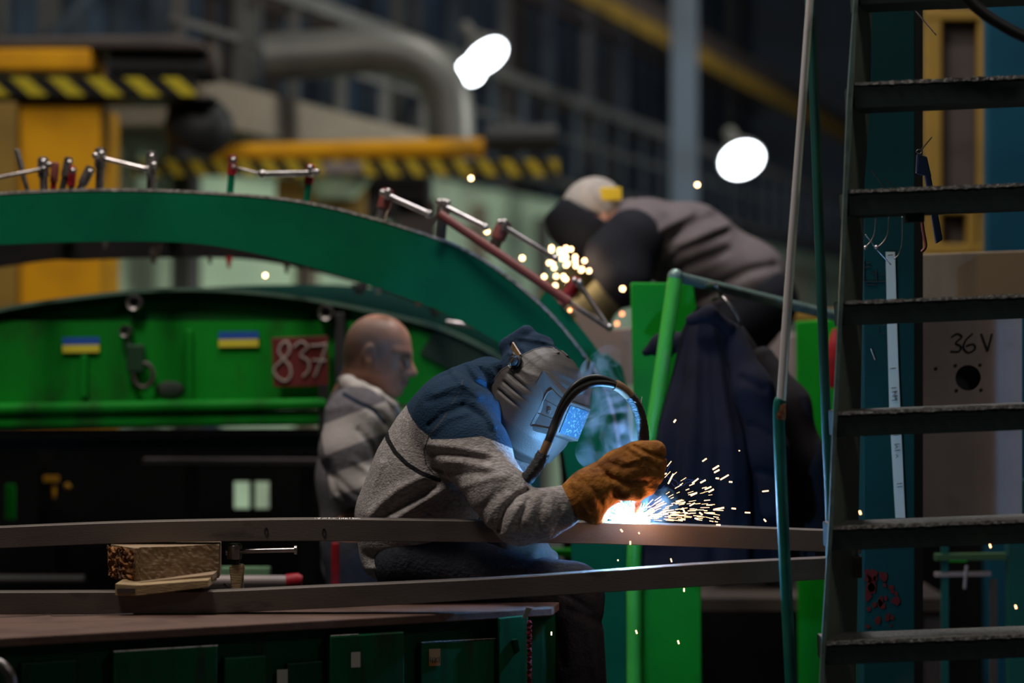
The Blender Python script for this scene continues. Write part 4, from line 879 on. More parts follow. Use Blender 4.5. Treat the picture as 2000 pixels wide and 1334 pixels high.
S = Body(); S.chain([P(1325,668,6.84), P(1290,672,6.86), P(1262,688,6.86)], [.03,.026,.012], .02); S.cap(P(1300,690,6.86), P(1290,708,6.86), .02, .012, .02); S.mesh('sleeve', .005, M['navy'], c1)
S = Body(); S.chain([P(1350,625,6.68), P(1385,612,6.66), P(1420,640,6.69), P(1436,668,6.7)], [.016,.022,.02,.012], .015); S.mesh('coat_collar', .005, M['navy'], c1)
S = Body(); S.chain([P(1430,650,6.7), P(1470,760,6.66), P(1500,880,6.66), P(1512,990,6.68)], [.03,.05,.05,.045], .03, flat=(0,1,0), fs=.7); S.post.append(folds([([(1450,740),(1490,760)], 8, -.008), ([(1470,830),(1520,860)], 8, -.008), ([(1480,920),(1530,930)], 8, -.006)], 6.8)); S.mesh('sleeve', .006, M['navy'], c1)
c2_ = tag(coat('dark_jacket', [(640,1425,1450),(680,1430,1482),(740,1440,1520),(800,1450,1548),(880,1465,1578),(960,1480,1600),(1040,1490,1612),(1110,1500,1612)], 6.98, M['darkcoat'], 2.1, 7, .07), 'charcoal jacket hanging behind the navy coat', 'jacket')
S = Body(); S.chain([P(1490,700,6.9), P(1540,790,6.86), P(1575,900,6.86), P(1592,1020,6.9)], [.035,.055,.055,.045], .03, flat=(0,1,0), fs=.7); S.mesh('sleeve', .006, M['darkcoat'], c2_)
tag(G().tube(catmull([P(1392,585,6.8), P(1412,582,6.74), P(1436,612,6.72), P(1446,636,6.72), P(1430,642,6.74)], 6), .0055, 8).tube(catmull([P(1378,540+18,6.82), P(1398,556,6.72), P(1408,576,6.76)], 5), .006, 8).build('wire_hook', M['worn'], None, .8), 'bent wire hook over the green rail above the coats', 'hook')

# ---------------------------------------------------------------- poles
tag(G().tube(catmull([P(1586,-60,5.42), P(1571,150,5.42), P(1557,340,5.42), P(1545,500,5.42), P(1534,660,5.42), P(1525,796,5.42)], 6), [.0085+.0025*min(1, i/30) for i in range(31)], 16).build('handrail_tube', M['chrome'], None, 3.2), 'long polished handrail tube leaning left of the ladder', 'handrail')
G().tube(catmull([P(1526,780,5.42), P(1521,806,5.42), P(1526,950,5.42), P(1534,1120,5.42), P(1545,1340,5.42), P(1556,1600,5.42)], 6), .0135, 16).build('painted_end', mat('worn_teal_tube', (.006,.12,.09), .4, .2, col2=(.02,.17,.13), scale=14), bpy.data.objects['handrail_tube'], 3.2)
G().lathe(P(1523,802,5.42), (.06,0,1), [(-.02,.0138),(-.012,.0145),(.012,.0135),(.02,.0118)], 14).build('rusty_joint', M['copper'], bpy.data.objects['handrail_tube'], .8)
tag(G().tube(catmull([P(1578,-60,5.5), P(1590,180,5.5), P(1599,420,5.5), P(1607,640,5.5), P(1615,860,5.5), P(1622,1060,5.5), P(1626,1600,5.5)], 6), .0115, 14).build('teal_tube', M['teal2'], None, 3.2), 'thin teal tube standing close to the left side of the ladder', 'tube')

# ---------------------------------------------------------------- ladder
D = 5.3
ld = empty('step_ladder', P(1650,1600,D), 'large dark green step ladder at the right with worn tread edges', 'ladder')
e0, e1 = (1674,-40), (1596,1500)
def edge(y): return e0[0]+(e1[0]-e0[0])*(y-e0[1])/(e1[1]-e0[1])
ys = [-40, 200, 360, 600, 800, 1030, 1260, 1500]; off = [0, -4, -2, 0, 0, 2, 0, 0]
el = [P(edge(y)+o, y, D) for y, o in zip(ys, off)]
g = G()
for a, b in zip(el[:-1], el[1:]): g.bar(a, b+(b-a)*.002, .009, .012, up=(0,1,0))
g.build('rail_edge', M['railedge'], ld)
fa = [P(edge(y)+3, y, D+.005) for y in ys]; fb = [P(1704-(y+40)*.018-(0 if y < 300 else 8), y, D+.28) for y in ys]
G().strip(fa, fb, (.0,.006,0)).build('rail_side', M['railface'], ld)
for y, h in ((-50,58),(163,48),(373,48),(590,46),(806,48),(1030,46),(1255,44)):
    x = edge(y)+5; a, b = P(x, y, D), P(2120, y-19, D); t = h/FPX*D
    G().bar(a+Vector((0,.075,-t/2)), b+Vector((0,.075,-t/2)), .15, t).build('tread', M['step'], ld)
    g = G(); n = 60; va = []
    for i in range(n+1):
        p = a.lerp(b, i/n); r = random.uniform(0, .0025); q = random.uniform(0, .003)
        va += [p+Vector((0,-.003-q,-.004-r)), p+Vector((0,-.003-q,.001+r)), p+Vector((0,.15,.002)), p+Vector((0,.15,-.002))]
    g.add(va, [(i*4+k, (i+1)*4+k, (i+1)*4+(k+1) % 4, i*4+(k+1) % 4) for i in range(n) for k in range(4)]).build('tread_edge', M['nosing'], ld)
    if 300 < y < 400: G().box(P(1793,424,D)+Vector((0,.05,0)), (.035,.06,.018)).build('tread_bracket', M['step'], ld)
re = [P(2150+(y*.01), y, D) for y in ys]; G().strip(re, [p+Vector((.05,.1,0)) for p in re], (0,.006,0)).build('rail_side', M['railface'], ld)

# ---------------------------------------------------------------- teal column, tape, hooks, switch box
D = 6.2
tc = empty('teal_column', Vector((P(1740,0,D).x, D, 0)), 'wide dark teal steel column standing behind the ladder', 'column')
zt = 3.0
G().box((P(1737,0,D).x, D+.06, zt/2), (.132,.12,zt)).build('column_body', M['cyan'] if 0 else mat('column_paint', (.001,.032,.027), .7, spec=.15, col2=(.001,.022,.02), scale=3, dirt=(.02,.05,.045), dscale=7, dlo=.62, dhi=.75), tc, bevel=.003)
G().box((P(1797,0,D).x, D+.1, zt/2), (.022,.16,zt)).build('column_side', M['black'], tc)
q = G()
for l in (((1508+180,507),(1688,552)), ((1688,550),(1728,550)), ((1712,528),(1712,550)), ((1688,523),(1700,520)), ((1700,532),(1712,536)), ((1718,537),(1728,536)), ((1692,556),(1712,556)), ((1716,640),(1716,650)), ((1722,636),(1730,634)), ((1718,652),(1728,652)), ((1692,514),(1700,512))): q.tube([P(x, y, D-.002) for x, y in l], .0011, 5)
q.build('marker_drawing', M['ink'], tc)
G().tube([P(1701,681,D-.002), P(1709,703,D-.002)], .0013, 5).build('scratch', M['chalk'], tc)
g = G()
for i in range(26):
    x, y = random.uniform(1692,1750), random.uniform(1118,1232); r = random.uniform(.003,.011)*(1.4 if x < 1715 and y < 1180 else .8); n = 7
    g.prism([P(x, y, D-.003)+Vector((math.cos(k*.9)*r*random.uniform(.6,1.5), 0, math.sin(k*.9)*r*random.uniform(.7,2))) for k in range(n)], (0,.002,0))
g.build('red_paint_remnants', mat('old_red_primer', (.09,.01,.008), .8, spec=.1), tc)
tp = tag(G().prism([P(x, y, D-.004) for x, y in ((1730,492),(1748,492),(1754,700),(1768,1012),(1749,1012),(1737,800),(1733,640))], (0,.002,0)).build('tape_strip', M['paper']), 'long pale tape strip with small writing stuck down the teal column', 'tape')
g = G()
for y, x in ((499,1739),(720,1744),(758,1746),(766,1747),(774,1748),(782,1747),(850,1751),(868,1752),(880,1753),(945,1757),(951,1757)): g.tube([P(x-5, y, D-.006), P(x+5, y-1, D-.006)], .0009, 5)
for i, y in enumerate((765,776,870,888)): strokes(g, [[(1745+i*1.6,y),(1749+i*1.6,y+3),(1745+i*1.6,y+6)]], lambda x, y: P(x, y, D-.006), .0008, 5)
g.build('writing', M['ink'], tp)
hk = empty('wire_hooks', P(1720,430,6.1), 'thin wire hooks hanging in front of the teal column', 'wire')
for l in ([(1711,420),(1708,455),(1700,472),(1690,483)], [(1736,420),(1734,455),(1724,474),(1712,484)], [(1762,420),(1762,470),(1756,495),(1746,506)], [(1690,458),(1715,490),(1740,517)]):
    G().tube(catmull([P(x, y, 6.1) for x, y in l], 5), .0016, 6).build('wire', M['worn'], hk, 3.2)
for x, y in ((1690,484), (1712,483)): G().ball(P(x, y, 6.09), .006).build('tip', M['bright'], hk, 3.2)
for l in (((1702,333),(1727,366)), ((1728,349),(1746,367)), ((1785,18),(1829,69)), ((1820,268),(1800,292))):
    tag(G().tube([P(*l[0], 5.6), P(*l[1], 5.6)], .0016, 6).build('wire_scrap', M['worn']), {1702: 'long thin wire end leaning on the tread left of the clip', 1728: 'shorter thin wire end on the tread beside the column', 1785: 'dark thin rod slanting across the top between the treads', 1820: 'small wire end above the hanging clip'}[l[0][0]], 'wire')
cl = empty('hanging_clip', P(1805,380,5.7), 'dark blue clip tool hanging through the ladder beside the column', 'tool')
M['bluetool'] = mat('dark_blue_plastic', (.006,.018,.05), .4)
d = 5.7
quad(((1792,300),(1811,306),(1820,346),(1790,338)), d, .02).build('jaw', M['bluetool'], cl, bevel=.003)
quad(((1806,340),(1818,340),(1842,468),(1829,476)), d, .02).build('handle', M['bluetool'], cl, bevel=.003)
G().tube(catmull([P(1797,400,d), P(1803,450,d), P(1808,480,d), P(1800,492,d)], 5), .004, 8).build('hook', M['redrod'], cl, .8)
G().tube([P(1795,296,d)+Vector((math.cos(t*.5)*.006, 0, math.sin(t*.5)*.005)) for t in range(14)], .0014, 6).build('ring', M['bright'], cl, .8)
tag(G().tube(catmull([P(1870,-30,5.2), P(1905,12,5.2), P(1950,45,5.2), P(2010,75,5.2), P(2080,90,5.2)], 6), .013, 12).build('thick_cable', M['black'], None, .8), 'thick black cable curving down at the top right corner', 'cable')
D = 6.35
bx = empty('switch_box', Vector((P(1890,0,D).x, D, P(0,1030,D).z)), 'beige steel switch box marked 36 V with a round socket hole', 'switch box')
x0, x1, y0, y1 = 1788, 1996, 600, 1034
def R(x, y): return P(x, y, D)
hc = (1891, 738); hr = 25
ringp = [R(hc[0]+hr*math.cos(t*math.pi/16), hc[1]+hr*math.sin(t*math.pi/16)) for t in range(32)]
sq = []
for t in range(32):
    c, s_ = math.cos(t*math.pi/16), math.sin(t*math.pi/16); m_ = max(abs(c), abs(s_)); ex = (x1 if c > 0 else x0) if abs(c) >= abs(s_)-1e-9 else hc[0]+c/m_*0
    sx = hc[0]+c/m_*((x1-hc[0]) if c > 0 else (hc[0]-x0)); sy = hc[1]+s_/m_*((y1-hc[1]) if s_ > 0 else (hc[1]-y0)); sq.append(R(sx, sy))
g = G(); g.strip(sq+[sq[0]], ringp+[ringp[0]], (0,.004,0)); g.build('front_plate', M['box36'], bx)
G().box(R((x0+x1)/2, (y0+y1)/2)+Vector((0,.14,0)), ((x1-x0)/FPX*D,.2,(y1-y0)/FPX*D)).build('case', M['black'], bx)
for x, y in ((1866,714),(1914,713),(1868,763),(1916,762),(1828,720)): G().lathe(P(x, y, D-.001), (0,-1,0), [(0,.0045),(.001,.0045)], 10).build('screw_hole', M['ink'], bx)
T = lambda x, y: P(1500+x*.33, 420+y*.33, D-.002)
for l in ([[(1088,722),(1122,702),(1148,722),(1112,756),(1142,776),(1132,806),(1082,806)]], [[(1212,702),(1172,740),(1158,786),(1188,814),(1226,792),(1216,764),(1174,774)]], [[(1262,702),(1300,806)],[(1300,806),(1326,702)]]):
    strokes(G(), l, T, .0024).build('letter', M['ink'], bx)
tag(quad(((1797,496),(2040,488),(2040,590),(1797,590)), 6.8, .1).build('tan_box', M['brownpan'], None, bevel=.004), 'tan metal box with a pale streak above the switch box', 'box')
rk = empty('lower_rack', Vector((P(1900,0,7).x, 7, 0)), 'dark rack with pale rails low down behind the ladder', 'rack')
G().bar(P(1826,1088,7), P(1964,1086,7), .04, .018).build('rail', mat('dull_green_rail', (.04,.08,.035), .8, spec=.1), rk); G().bar(P(1826,1122,7), P(1934,1120,7), .03, .012).build('rail', M['greyplate'], rk)
G().tube([P(1888,1105,6.95), P(1884,1150,6.95)], .005, 8).build('hose', M['greyplate'], rk); G().box(P(1940,1300,7)+Vector((0,0,-.05)), (.02,.02,.6)).build('upright', M['brown'], rk)
G().box(P(1845,1300,7)+Vector((0,0,-.05)), (.02,.02,.9)).build('upright', M['teal2'], rk)
G().box(P(1990,1240,7)+Vector((.05,0,-.1)), (.17,.06,1.1)).build('side_panel', M['teal2'], rk)
G().box(P(1870,1090,7.1), (.05,.03,.02)).build('green_block', M['green'], rk)
tag(G().box(P(1672,1200,7)+Vector((-.02,0,-.1)), (.04,.04,.95)).build('grey_post', M['gallery'], None, bevel=.004), 'dim grey post between ladder side and teal column near the bottom', 'post')
tag(G().box(P(1900,1240,9.2)+Vector((-.3,0,-.05)), (2.2,.05,1.15)).build('shade_sheet', M['matte'], None), 'black screen standing in for deep shade behind ladder, coats and rack', 'backing')  # black sheet added to give the deep shade low behind the ladder

# ---------------------------------------------------------------- steel bars, wood and clamp on the bench
def flat_bar(name, top, bot, d, th, label):
    tc_ = catmull([P(x, y, d) for x, y in top], 6); bc = catmull([P(x, y, d) for x, y in bot], 6)
    return tag(G().strip(tc_, bc, (0, th, 0)).build(name, M['steel'], None, .5, .0015), label, 'steel bar')
xs = (-80,0,250,500,650,900,1130,1250,1550,1682)
ub = flat_bar('steel_bar', list(zip(xs, (1034,1030,1020,1015,1014,1017,1020,1023,1034,1039))), list(zip(xs, (1076,1071,1061,1057,1057,1059,1062,1065,1076,1081))), 5.70, .06, 'upper grey steel bar being welded, running across in front of the welder')
xs = (-80,0,300,420,600,800,1000,1200,1400,1610,1684)
lb = flat_bar('steel_bar', list(zip(xs, (1158,1157,1156,1155,1147,1138,1128,1114,1100,1090,1087))), list(zip(xs, (1200,1200,1199,1198,1190,1180,1168,1156,1144,1132,1129))), 5.53, .05, 'lower grey steel bar lying over the green bench')
g = G()
for i in range(46): g.ball(P(613+i*2, 1014.5+random.uniform(-1, .8), 5.71+random.uniform(0, .02)), random.uniform(.002, .004), 6, 4)
g.build('weld_bead', M['bright'], ub, 3.2)
for x, y in ((633,1040),(520,1038)): G().tube([P(x, y, 5.699)+Vector((math.cos(t*.45)*.004, 0, math.sin(t*.45)*.009)) for t in range(15)], .0009, 5).build('chalk_mark', M['ink'], ub)
tag(G().tube(catmull([P(-20,1206,5.35), P(60,1203,5.37), P(98,1200,5.38), P(108,1203,5.38), P(200,1201,5.4), P(260,1199,5.42)], 4), .0012, 6).build('thin_wire', M['brown'], None, .8), 'thin wire lying on the bench top at the far left', 'wire')
# timber block with split left end
def rough(pts_top, pts_bot, name, m, parent, n=26, amp=.004):
    g = G(); rows = 12; vs = []
    tp_ = []; 
    for j in range(rows+1):
        for i in range(n+1):
            t = i/n*(len(pts_top)-1); k = min(int(t), len(pts_top)-2); a = pts_top[k].lerp(pts_top[k+1], t-k); b = pts_bot[k].lerp(pts_bot[k+1], t-k)
            p = a.lerp(b, j/rows); edge_ = j in (0, rows); vs.append(p+Vector((random.uniform(-amp, amp)*.6, random.uniform(-amp, amp)*1.2, random.uniform(-amp, amp)*(.35 if edge_ else .5))))
    g.add(vs, [(j*(n+1)+i, j*(n+1)+i+1, (j+1)*(n+1)+i+1, (j+1)*(n+1)+i) for j in range(rows) for i in range(n)])
    return g.build(name, m, parent)
wbk = empty('timber_block', P(330,1130,5.65), 'old split timber block propping up the upper steel bar', 'wood block')
A_, B_, C_ = (262,5.58), (428,5.66), (211,5.68)
tz, bz = P(0,1069,5.58).z, P(0,1139,5.58).z
def at(x, d, z): p = P(x, 0, d); return Vector((p.x, d, z))
c4 = [at(*A_, 0), at(*B_, 0), at(434,5.80,0), at(225,5.80,0)]
def zz(v, z): return Vector((v.x, v.y, z))
G().prism([zz(v+(Vector((0,.004,0))), bz+.003) for v in [at(263,5.583,0), at(427,5.664,0), at(432,5.80,0), at(228,5.80,0), at(216,5.69,0)]], (0,0,tz-bz-.006)).build('timber', M['wood'], wbk)
rough([at(262,5.58,tz-.006), at(275,5.585,tz), at(345,5.615,tz-.001), at(428,5.66,tz+.001)], [at(262,5.58,bz-.001), at(275,5.585,bz), at(345,5.615,bz), at(428,5.66,bz+.006)], 'front_face', M['wood'], wbk, 40, .0014)
rough([at(209,5.68,tz-.003), at(225,5.64,tz-.006), at(238,5.61,tz+.0), at(262,5.578,tz-.008)], [at(212,5.68,bz+.012), at(222,5.65,bz+.002), at(240,5.61,bz), at(263,5.578,bz)], 'split_end', M['woodrot'], wbk, 16, .006)
wg = empty('wooden_wedge', P(320,1160,5.6), 'lower pale wooden wedge under the timber block', 'wedge')
G().prism([P(x, y, 5.50) for x, y in ((225,1140),(268,1143),(406,1133),(407,1147),(268,1164),(225,1163))], (0,.16,0)).build('wedge_board', M['plywood'], wg, bevel=.0015)
G().box(P(246,1154,5.498), (.04,.004,.011)).build('saw_cut', M['brown'], wg)
tag(G().prism([P(x, y, 5.56) for x, y in ((262,1138),(415,1122),(415,1134),(300,1141),(262,1142))], (0,.14,0)).build('wooden_wedge', M['wood'], None, bevel=.001), 'darker upper wooden wedge right beneath the timber block', 'wedge')
sc = empty('screw_clamp', P(460,1150,5.72), 'small steel screw clamp with sliding T-handle beside the timber block', 'clamp')
d = 5.72
G().lathe(P(458,1092,d), (0,0,1), [(0,.016),(.003,.0175),(.032,.0175),(.037,.014)], 18).build('head', M['worn'], sc, .6)
G().tube([P(444,1077,d-.0), P(576,1074,d-.03)], .0058, 12).build('handle', M['bright'], sc, .8)
G().lathe(P(441,1077,d), (1,0,0), [(0,.009),(.006,.009)], 12).build('handle_end', M['bright'], sc, .6); G().lathe(P(575,1074,d-.03), (1,0,0), [(0,.011),(.006,.011)], 12).build('handle_end', M['bright'], sc, .6)
G().lathe(P(461,1106,d), (0,0,1), [(i*.0015, .0085+.0012*(i % 2)) for i in range(13)], 12).build('spindle', M['black'], sc, .6)
G().prism([P(x, y, d-.01) for x, y in ((447,1108),(453,1103),(474,1103),(476,1112),(470,1152),(452,1152))], (0,.03,0)).build('body', M['plywood'], sc, bevel=.003)
G().lathe(P(470,1152,d), (0,0,1), [(i*.0018, .007+.0015*(i % 2)) for i in range(22)], 12).build('lower_thread', M['worn'], sc, .6)
G().bar(P(437,1140,d), P(446,1147,d), .006, .006).build('pin', M['worn'], sc)

# ---------------------------------------------------------------- bench
ZB = .826
def onz(x, y): dd = (ZC-ZB)*FPX/(y-667); return P(x, y, dd)
A, Bp = onz(-200,1257), onz(1078,1187)
bn = empty('green_bench', Vector(((A.x+Bp.x)/2, 5.3, 0)), 'long dark green steel bench with rusty brown top in the foreground', 'bench')
dv = (Bp-A).normalized(); nb_ = Vector((-dv.y, dv.x, 0))
A2, B2 = Vector((A.x-.1, 5.66, ZB)), Vector((Bp.x+.02, 5.79, ZB))
G().prism([A, Bp, B2, A2], (0,0,-.02)).build('bench_top', M['benchtop'], bn, bevel=.003)
G().prism([A+nb_*.03+Vector((0,0,-.02)), Bp+nb_*.03-dv*.01+Vector((0,0,-.02)), B2+Vector((-.01,-.02,-.02)), A2+Vector((0,-.02,-.02))], (0,0,-(ZB-.02))).build('bench_body', M['dkgreen'], bn)
def fp(x, y, o=0.):
    k = (x-1000)/FPX; a = A+nb_*(.03-o); t = (a.x-k*a.y)/(k*dv.y-dv.x); dd = a.y+t*dv.y; return P(x, y, dd)
def panel(x0, y0, x1, y1, t, m, name, parent=bn, bev=.003, yb=1700):
    return G().prism([fp(x0,y0,t), fp(x1,y1,t), fp(x1,yb,t), fp(x0,yb,t)], nb_*t).build(name, m, parent, bevel=bev)
M['green2'] = mat('bench_door_paint', (.001,.085,.03), .5, spec=.2, col2=(.001,.055,.02), scale=5, dirt=(.03,.02,.015), dscale=6, dlo=.55, dhi=.7, stretch=(4, 4, .6))
panel(40,1296,150,1288,.015, M['dkgreen'], 'door'); panel(222,1274,425,1262,.03, M['green2'], 'door'); panel(438,1285,520,1280,.02, M['green2'], 'door')
panel(646,1243,790,1234,.035, M['green2'], 'door'); panel(822,1256,968,1248,.02, M['green2'], 'door'); panel(974,1207,1032,1201,.035, M['green2'], 'door'); panel(560,1296,636,1290,.01, M['dkgreen'], 'door')
for a, b, t in (((222,1273),(425,1261),.033), ((646,1242),(700,1239),.037), ((822,1255),(968,1247),.022)): G().tube([fp(*a, t), fp(*b, t)], .0016, 6).build('worn_edge', M['nosing'], bn)
G().prism([fp(1000,1250,.04), fp(1012,1248,.05), fp(1016,1272,.05), fp(1008,1278,.04)], nb_*.01).build('latch', M['dkgreen'], bn, bevel=.002)
def lab(name, x0, y0, x1, y1, t, m, label, cat): return tag(G().prism([fp(x0,y0,t), fp(x1,y0-1,t), fp(x1,y1-1,t), fp(x0,y1,t)], nb_*.001).build(name, m), label, cat)
lab('paper_label', 541,1308,562,1345,.012, M['white'], 'dirty white paper label low on the bench front near the bottom edge', 'label')
lab('paper_label', 686,1274,704,1304,.037, M['white'], 'small white paper label on the lighter green bench door', 'label')
ol = lab('orange_label', 838,1268,860,1301,.022, M['orange'], 'orange label with handwritten number on the bench door', 'label')
strokes(G(), [[(841,1283),(841,1291)],[(841,1291),(846,1290)],[(845,1284),(845,1295)],[(848,1284),(851,1287),(848,1290),(851,1294)],[(855,1284),(852,1289),(855,1294)],[(858,1283),(858,1294)]], lambda x, y: fp(x, y, .0235), .0007, 5).build('writing', M['ink'], ol)
tag(G().prism([onz(1019,1205)+Vector((0,-.02,0)), onz(1029,1205)+Vector((0,-.02,0)), P(1040,1188,5.44), P(1028,1186,5.44)], (0,.004,0)).build('white_tag', M['white'], None), 'small white tag at the right front corner of the bench top', 'tag')
tag(G().tube([P(1034+1.5*math.sin(i*2.4), 1214+i*3.2, fp(1034,1250,.05).y-.006+.003*math.cos(i*2.4)) for i in range(60)], [.0045+.0012*(i % 2) for i in range(60)], 8).build('twisted_rope', mat('dark_red_cord', (.1,.004,.008), .8, spec=.1), None, .8), 'twisted dark red cord hanging down at the right end of the bench', 'cord')
tag(G().tube(catmull([P(-10,1292,4.85), P(8,1304,4.85), P(22,1330,4.85), P(30,1400,4.85)], 6), .011, 10).build('grey_hose', M['worn'], None, .8), 'grey hose end in the bottom left corner before the bench', 'hose')
G_ = G(); 
for x, y in ((688,1214),(731,1209),(770,1208),(812,1206),(822,1206),(936,1204)): G_.tube([fp(x,y,.002), fp(x+2,y+5,.002)], .001, 5)
G_.build('chalk_number', M['chalk'], bn)

# ---------------------------------------------------------------- welding torch and cable
wt = empty('welding_torch', P(1240,1018,5.71), 'black welding torch with looping taped cable and glowing copper nozzle held in the leather glove', 'welding torch')
cp = catmull([P(*q) for q in ((1246,950,5.66),(1254,905,5.68),(1257,868,5.69),(1254,830,5.68),(1243,792,5.67),(1225,768,5.66),(1204,753,5.65),(1178,747,5.64),(1150,750,5.63),(1124,764,5.62),(1102,790,5.62),(1086,822,5.62),(1074,855,5.61),(1062,885,5.61),(1047,912,5.62),(1028,936,5.64),(1008,952,5.68),(992,968,5.74))], 8)
def seg(a, b, r, name, m, n=14, par=wt): return G().tube(cp[a:b+1], r, n).build(name, m, par, .9)
seg(40, 112, .0102, 'cable', M['cable'])
seg(0, 38, [.0135+.001*(i % 2) for i in range(39)], 'wrapped_handle', M['wrap'])
seg(36, 49, .0128, 'cable_tape', M['tantape']); seg(98, 106, .0118, 'cable_tape', M['tantape'])
seg(104, 136, [.0155+.0012*((i//2) % 2) for i in range(33)], 'cable_sleeve', M['wrap'])
G().tube([p+Vector((-.003, -.004, .0135*math.sin(math.pi*min(1, i/46)**.8)+.001)) for i, p in enumerate(cp[46:94])], .0055, 10).build('second_cable', M['cable'], wt, .9)
G().tube([cp[34]+Vector((-.013,-.005,.008)), cp[34]+Vector((0,-.0155,0)), cp[34]+Vector((.014,-.004,-.006)), cp[34]+Vector((.018,-.002,.012))], .0012, 6).build('wire_tie', M['chrome'], wt, .8)
G().lathe(P(1247,962,5.68), P(1237,1012,5.715)-P(1247,962,5.68), [(0,.0115),(.03,.0115),(.052,.0095),(.056,.0075)], 18).build('nozzle', M['copper'], wt, .6)

# ---------------------------------------------------------------- arc, sparks, smoke
W0 = P(1234,1017,5.715)
arc = empty('weld_arc', W0, 'blinding white welding arc on the upper steel bar', 'weld arc')
E1 = emit('arc_core', (.93,.97,1.), 30); E2 = emit('arc_ray', (.55,.78,1.), 7); E3 = emit('spark_hot', (1.,.5,.22), 6); E4 = emit('spark_far', (1.,.62,.3), 14); E5 = emit('spark_dim', (1.,.3,.12), 5)
g = G()
for c, r in (((0,0,.004),(.016,.012,.012)), ((-.022,.0,.006),(.02,.012,.011)), ((.024,-.0,.0),(.02,.012,.006)), ((-.006,.004,.016),(.014,.01,.013)), ((-.036,0,.0),(.012,.008,.007))): g.ball(W0+Vector(c), r, 14, 9)
g.build('core', E1, arc, 3.2)
g = G(); g2 = G()
for i in range(120):
    a = random.uniform(.02, math.pi-.02); d = Vector((math.cos(a), random.uniform(-.5, .4), math.sin(a)*.9)).normalized(); l = random.uniform(.03, .062)*(1.15 if a > 1.6 else .8)
    s = W0+Vector((random.uniform(-.02,.02), 0, .004)); g.tube([s+d*.008, s+d*l], [.0013, .0002], 4, False)
tag(g.build('flare_rays', E2, arc), kind='stuff')
sp_ = G()
for i in range(230):
    a = abs(random.gauss(.02, .42)); a = min(a, 1.25) if random.random() < .85 else math.pi-a*.8; v = random.uniform(.02, .17)**1; d = Vector((math.cos(a), random.uniform(-.45,.45), math.sin(a)))
    r0 = random.random()**1.6*.19+.012; s = W0+d*r0+Vector((0, 0, .004-r0*r0*.6)); l = random.uniform(.006,.024)*(1 if r0 > .03 else .7)
    if d.x < 0 and r0 > .045: continue
    if s.z < W0.z+.0 : s.z = W0.z+random.uniform(0, .012)
    sp_.tube([s, s+Vector((d.x, d.y, d.z-1.4*r0)).normalized()*l], [random.uniform(.0003,.0008)]*2, 4)
tag(sp_.build('spark_spray', E3), 'dense fan of orange spark streaks flying right from the welding arc', 'sparks', kind='stuff')
LS = {(1077,1237):'tiny spark beside the right end of the green bench', (1680,1001):'tiny spark between the ladder side and the teal column', (1934,1066):'tiny spark beneath the tread under the switch box', (1984,1185):'tiny spark at the right edge low behind the ladder',
      (1243,1234):'tiny spark on the lower end of the slanted green post', (1325,1254):'lowest tiny spark right of the slanted green post', (1371,1131):'tiny spark in front of the lower steel bar', (1336,1152):'tiny spark just under the lower steel bar', (1311,1094):'tiny spark between the two steel bars below the navy coat',
      (1318,822):'lone spark high up on the navy coat', (1067,1124):'faint speck above the welder\'s knee on the lower bar', (1248,1041):'small spark on the upper bar right below the arc', (1231,1060):'small spark at the lower edge of the upper bar under the arc', (1207,1094):'faint spark in the gap under the arc', (1198,947):'bright spark on the inner curve of the leather glove',
      (1495,959):'stretched spark closest to the polished tube', (1494,1016):'spark just above the upper bar near the teal tube', (1444,880):'small spark highest right on the navy coat', (1214,1036):'small spark on the upper bar left below the arc'}
for (x, y, dx, dy) in ((1376,898,4,-3),(1398,913,6,-4),(1400,920,5,-3),(1401,934,3,0),(1415,932,8,-5),(1427,941,3,0),(1358,939,6,-5),(1373,940,5,-3),(1383,953,6,-3),(1389,958,5,-3),(1310,935,5,-10),(1300,925,2,-1),(1355,965,6,-3),(1352,985,5,-3),(1405,993,9,-2),(1433,993,4,0),(1460,1001,5,0),(1495,959,6,-1),(1494,1016,2,2),(1403,1025,4,0),(1369,1003,3,2),(1336,998,3,6),(1360,1013,3,1),(1318,822,2,-3),(1311,1094,1,3),(1336,1152,0,3),(1371,1131,1,2),(1243,1234,1,3),(1325,1254,1,3),(1248,1041,1,1),(1231,1060,0,3),(1207,1094,0,1),(1077,1237,0,3),(1680,1001,1,3),(1934,1066,1,3),(1984,1185,1,3),(1067,1124,0,1),(1444,880,1,0),(1214,1036,2,2),(1198,947,2,-2)):
    d = 5.66 if x < 1600 else 5.25; r = random.uniform(.0014,.0021)
    o = G().tube([P(x-dx, y-dy, d), P(x+dx, y+dy+.6, d)], r, 6).build('spark', E3)
    tag(o, LS.get((x, y), 'tiny orange spark from the front weld hanging between its dense fan and the polished tube'), 'spark', 'loose sparks from the front weld')
FS = [((920,348),'round glowing spark in front of the yellow boom\'s right end'), ((951,452),'round spark at the tip of a clamp handle'), ((1020,504),'round spark floating left of the far spark cluster'), ((518,538),'round spark over the left part of the ring below its inner edge'), ((1362,361),'round spark above the back of the far welder'), ((1216,564),'round spark beside the top corner of the green plate'), ((1215,613),'orange round spark left of the green plate, upper of two'), ((1205,632),'dim orange spark left of the green plate, lower of two'), ((1113,606),'orange spark on the red rod\'s lower end')]
for (x, y), lb_ in FS: tag(G().ball(P(x, y, 7.9 if y != 606 else 6.85), .0062, 10, 7).build('spark', E5 if y in (613,632,606) else E4, None, 3.2), lb_, 'spark')
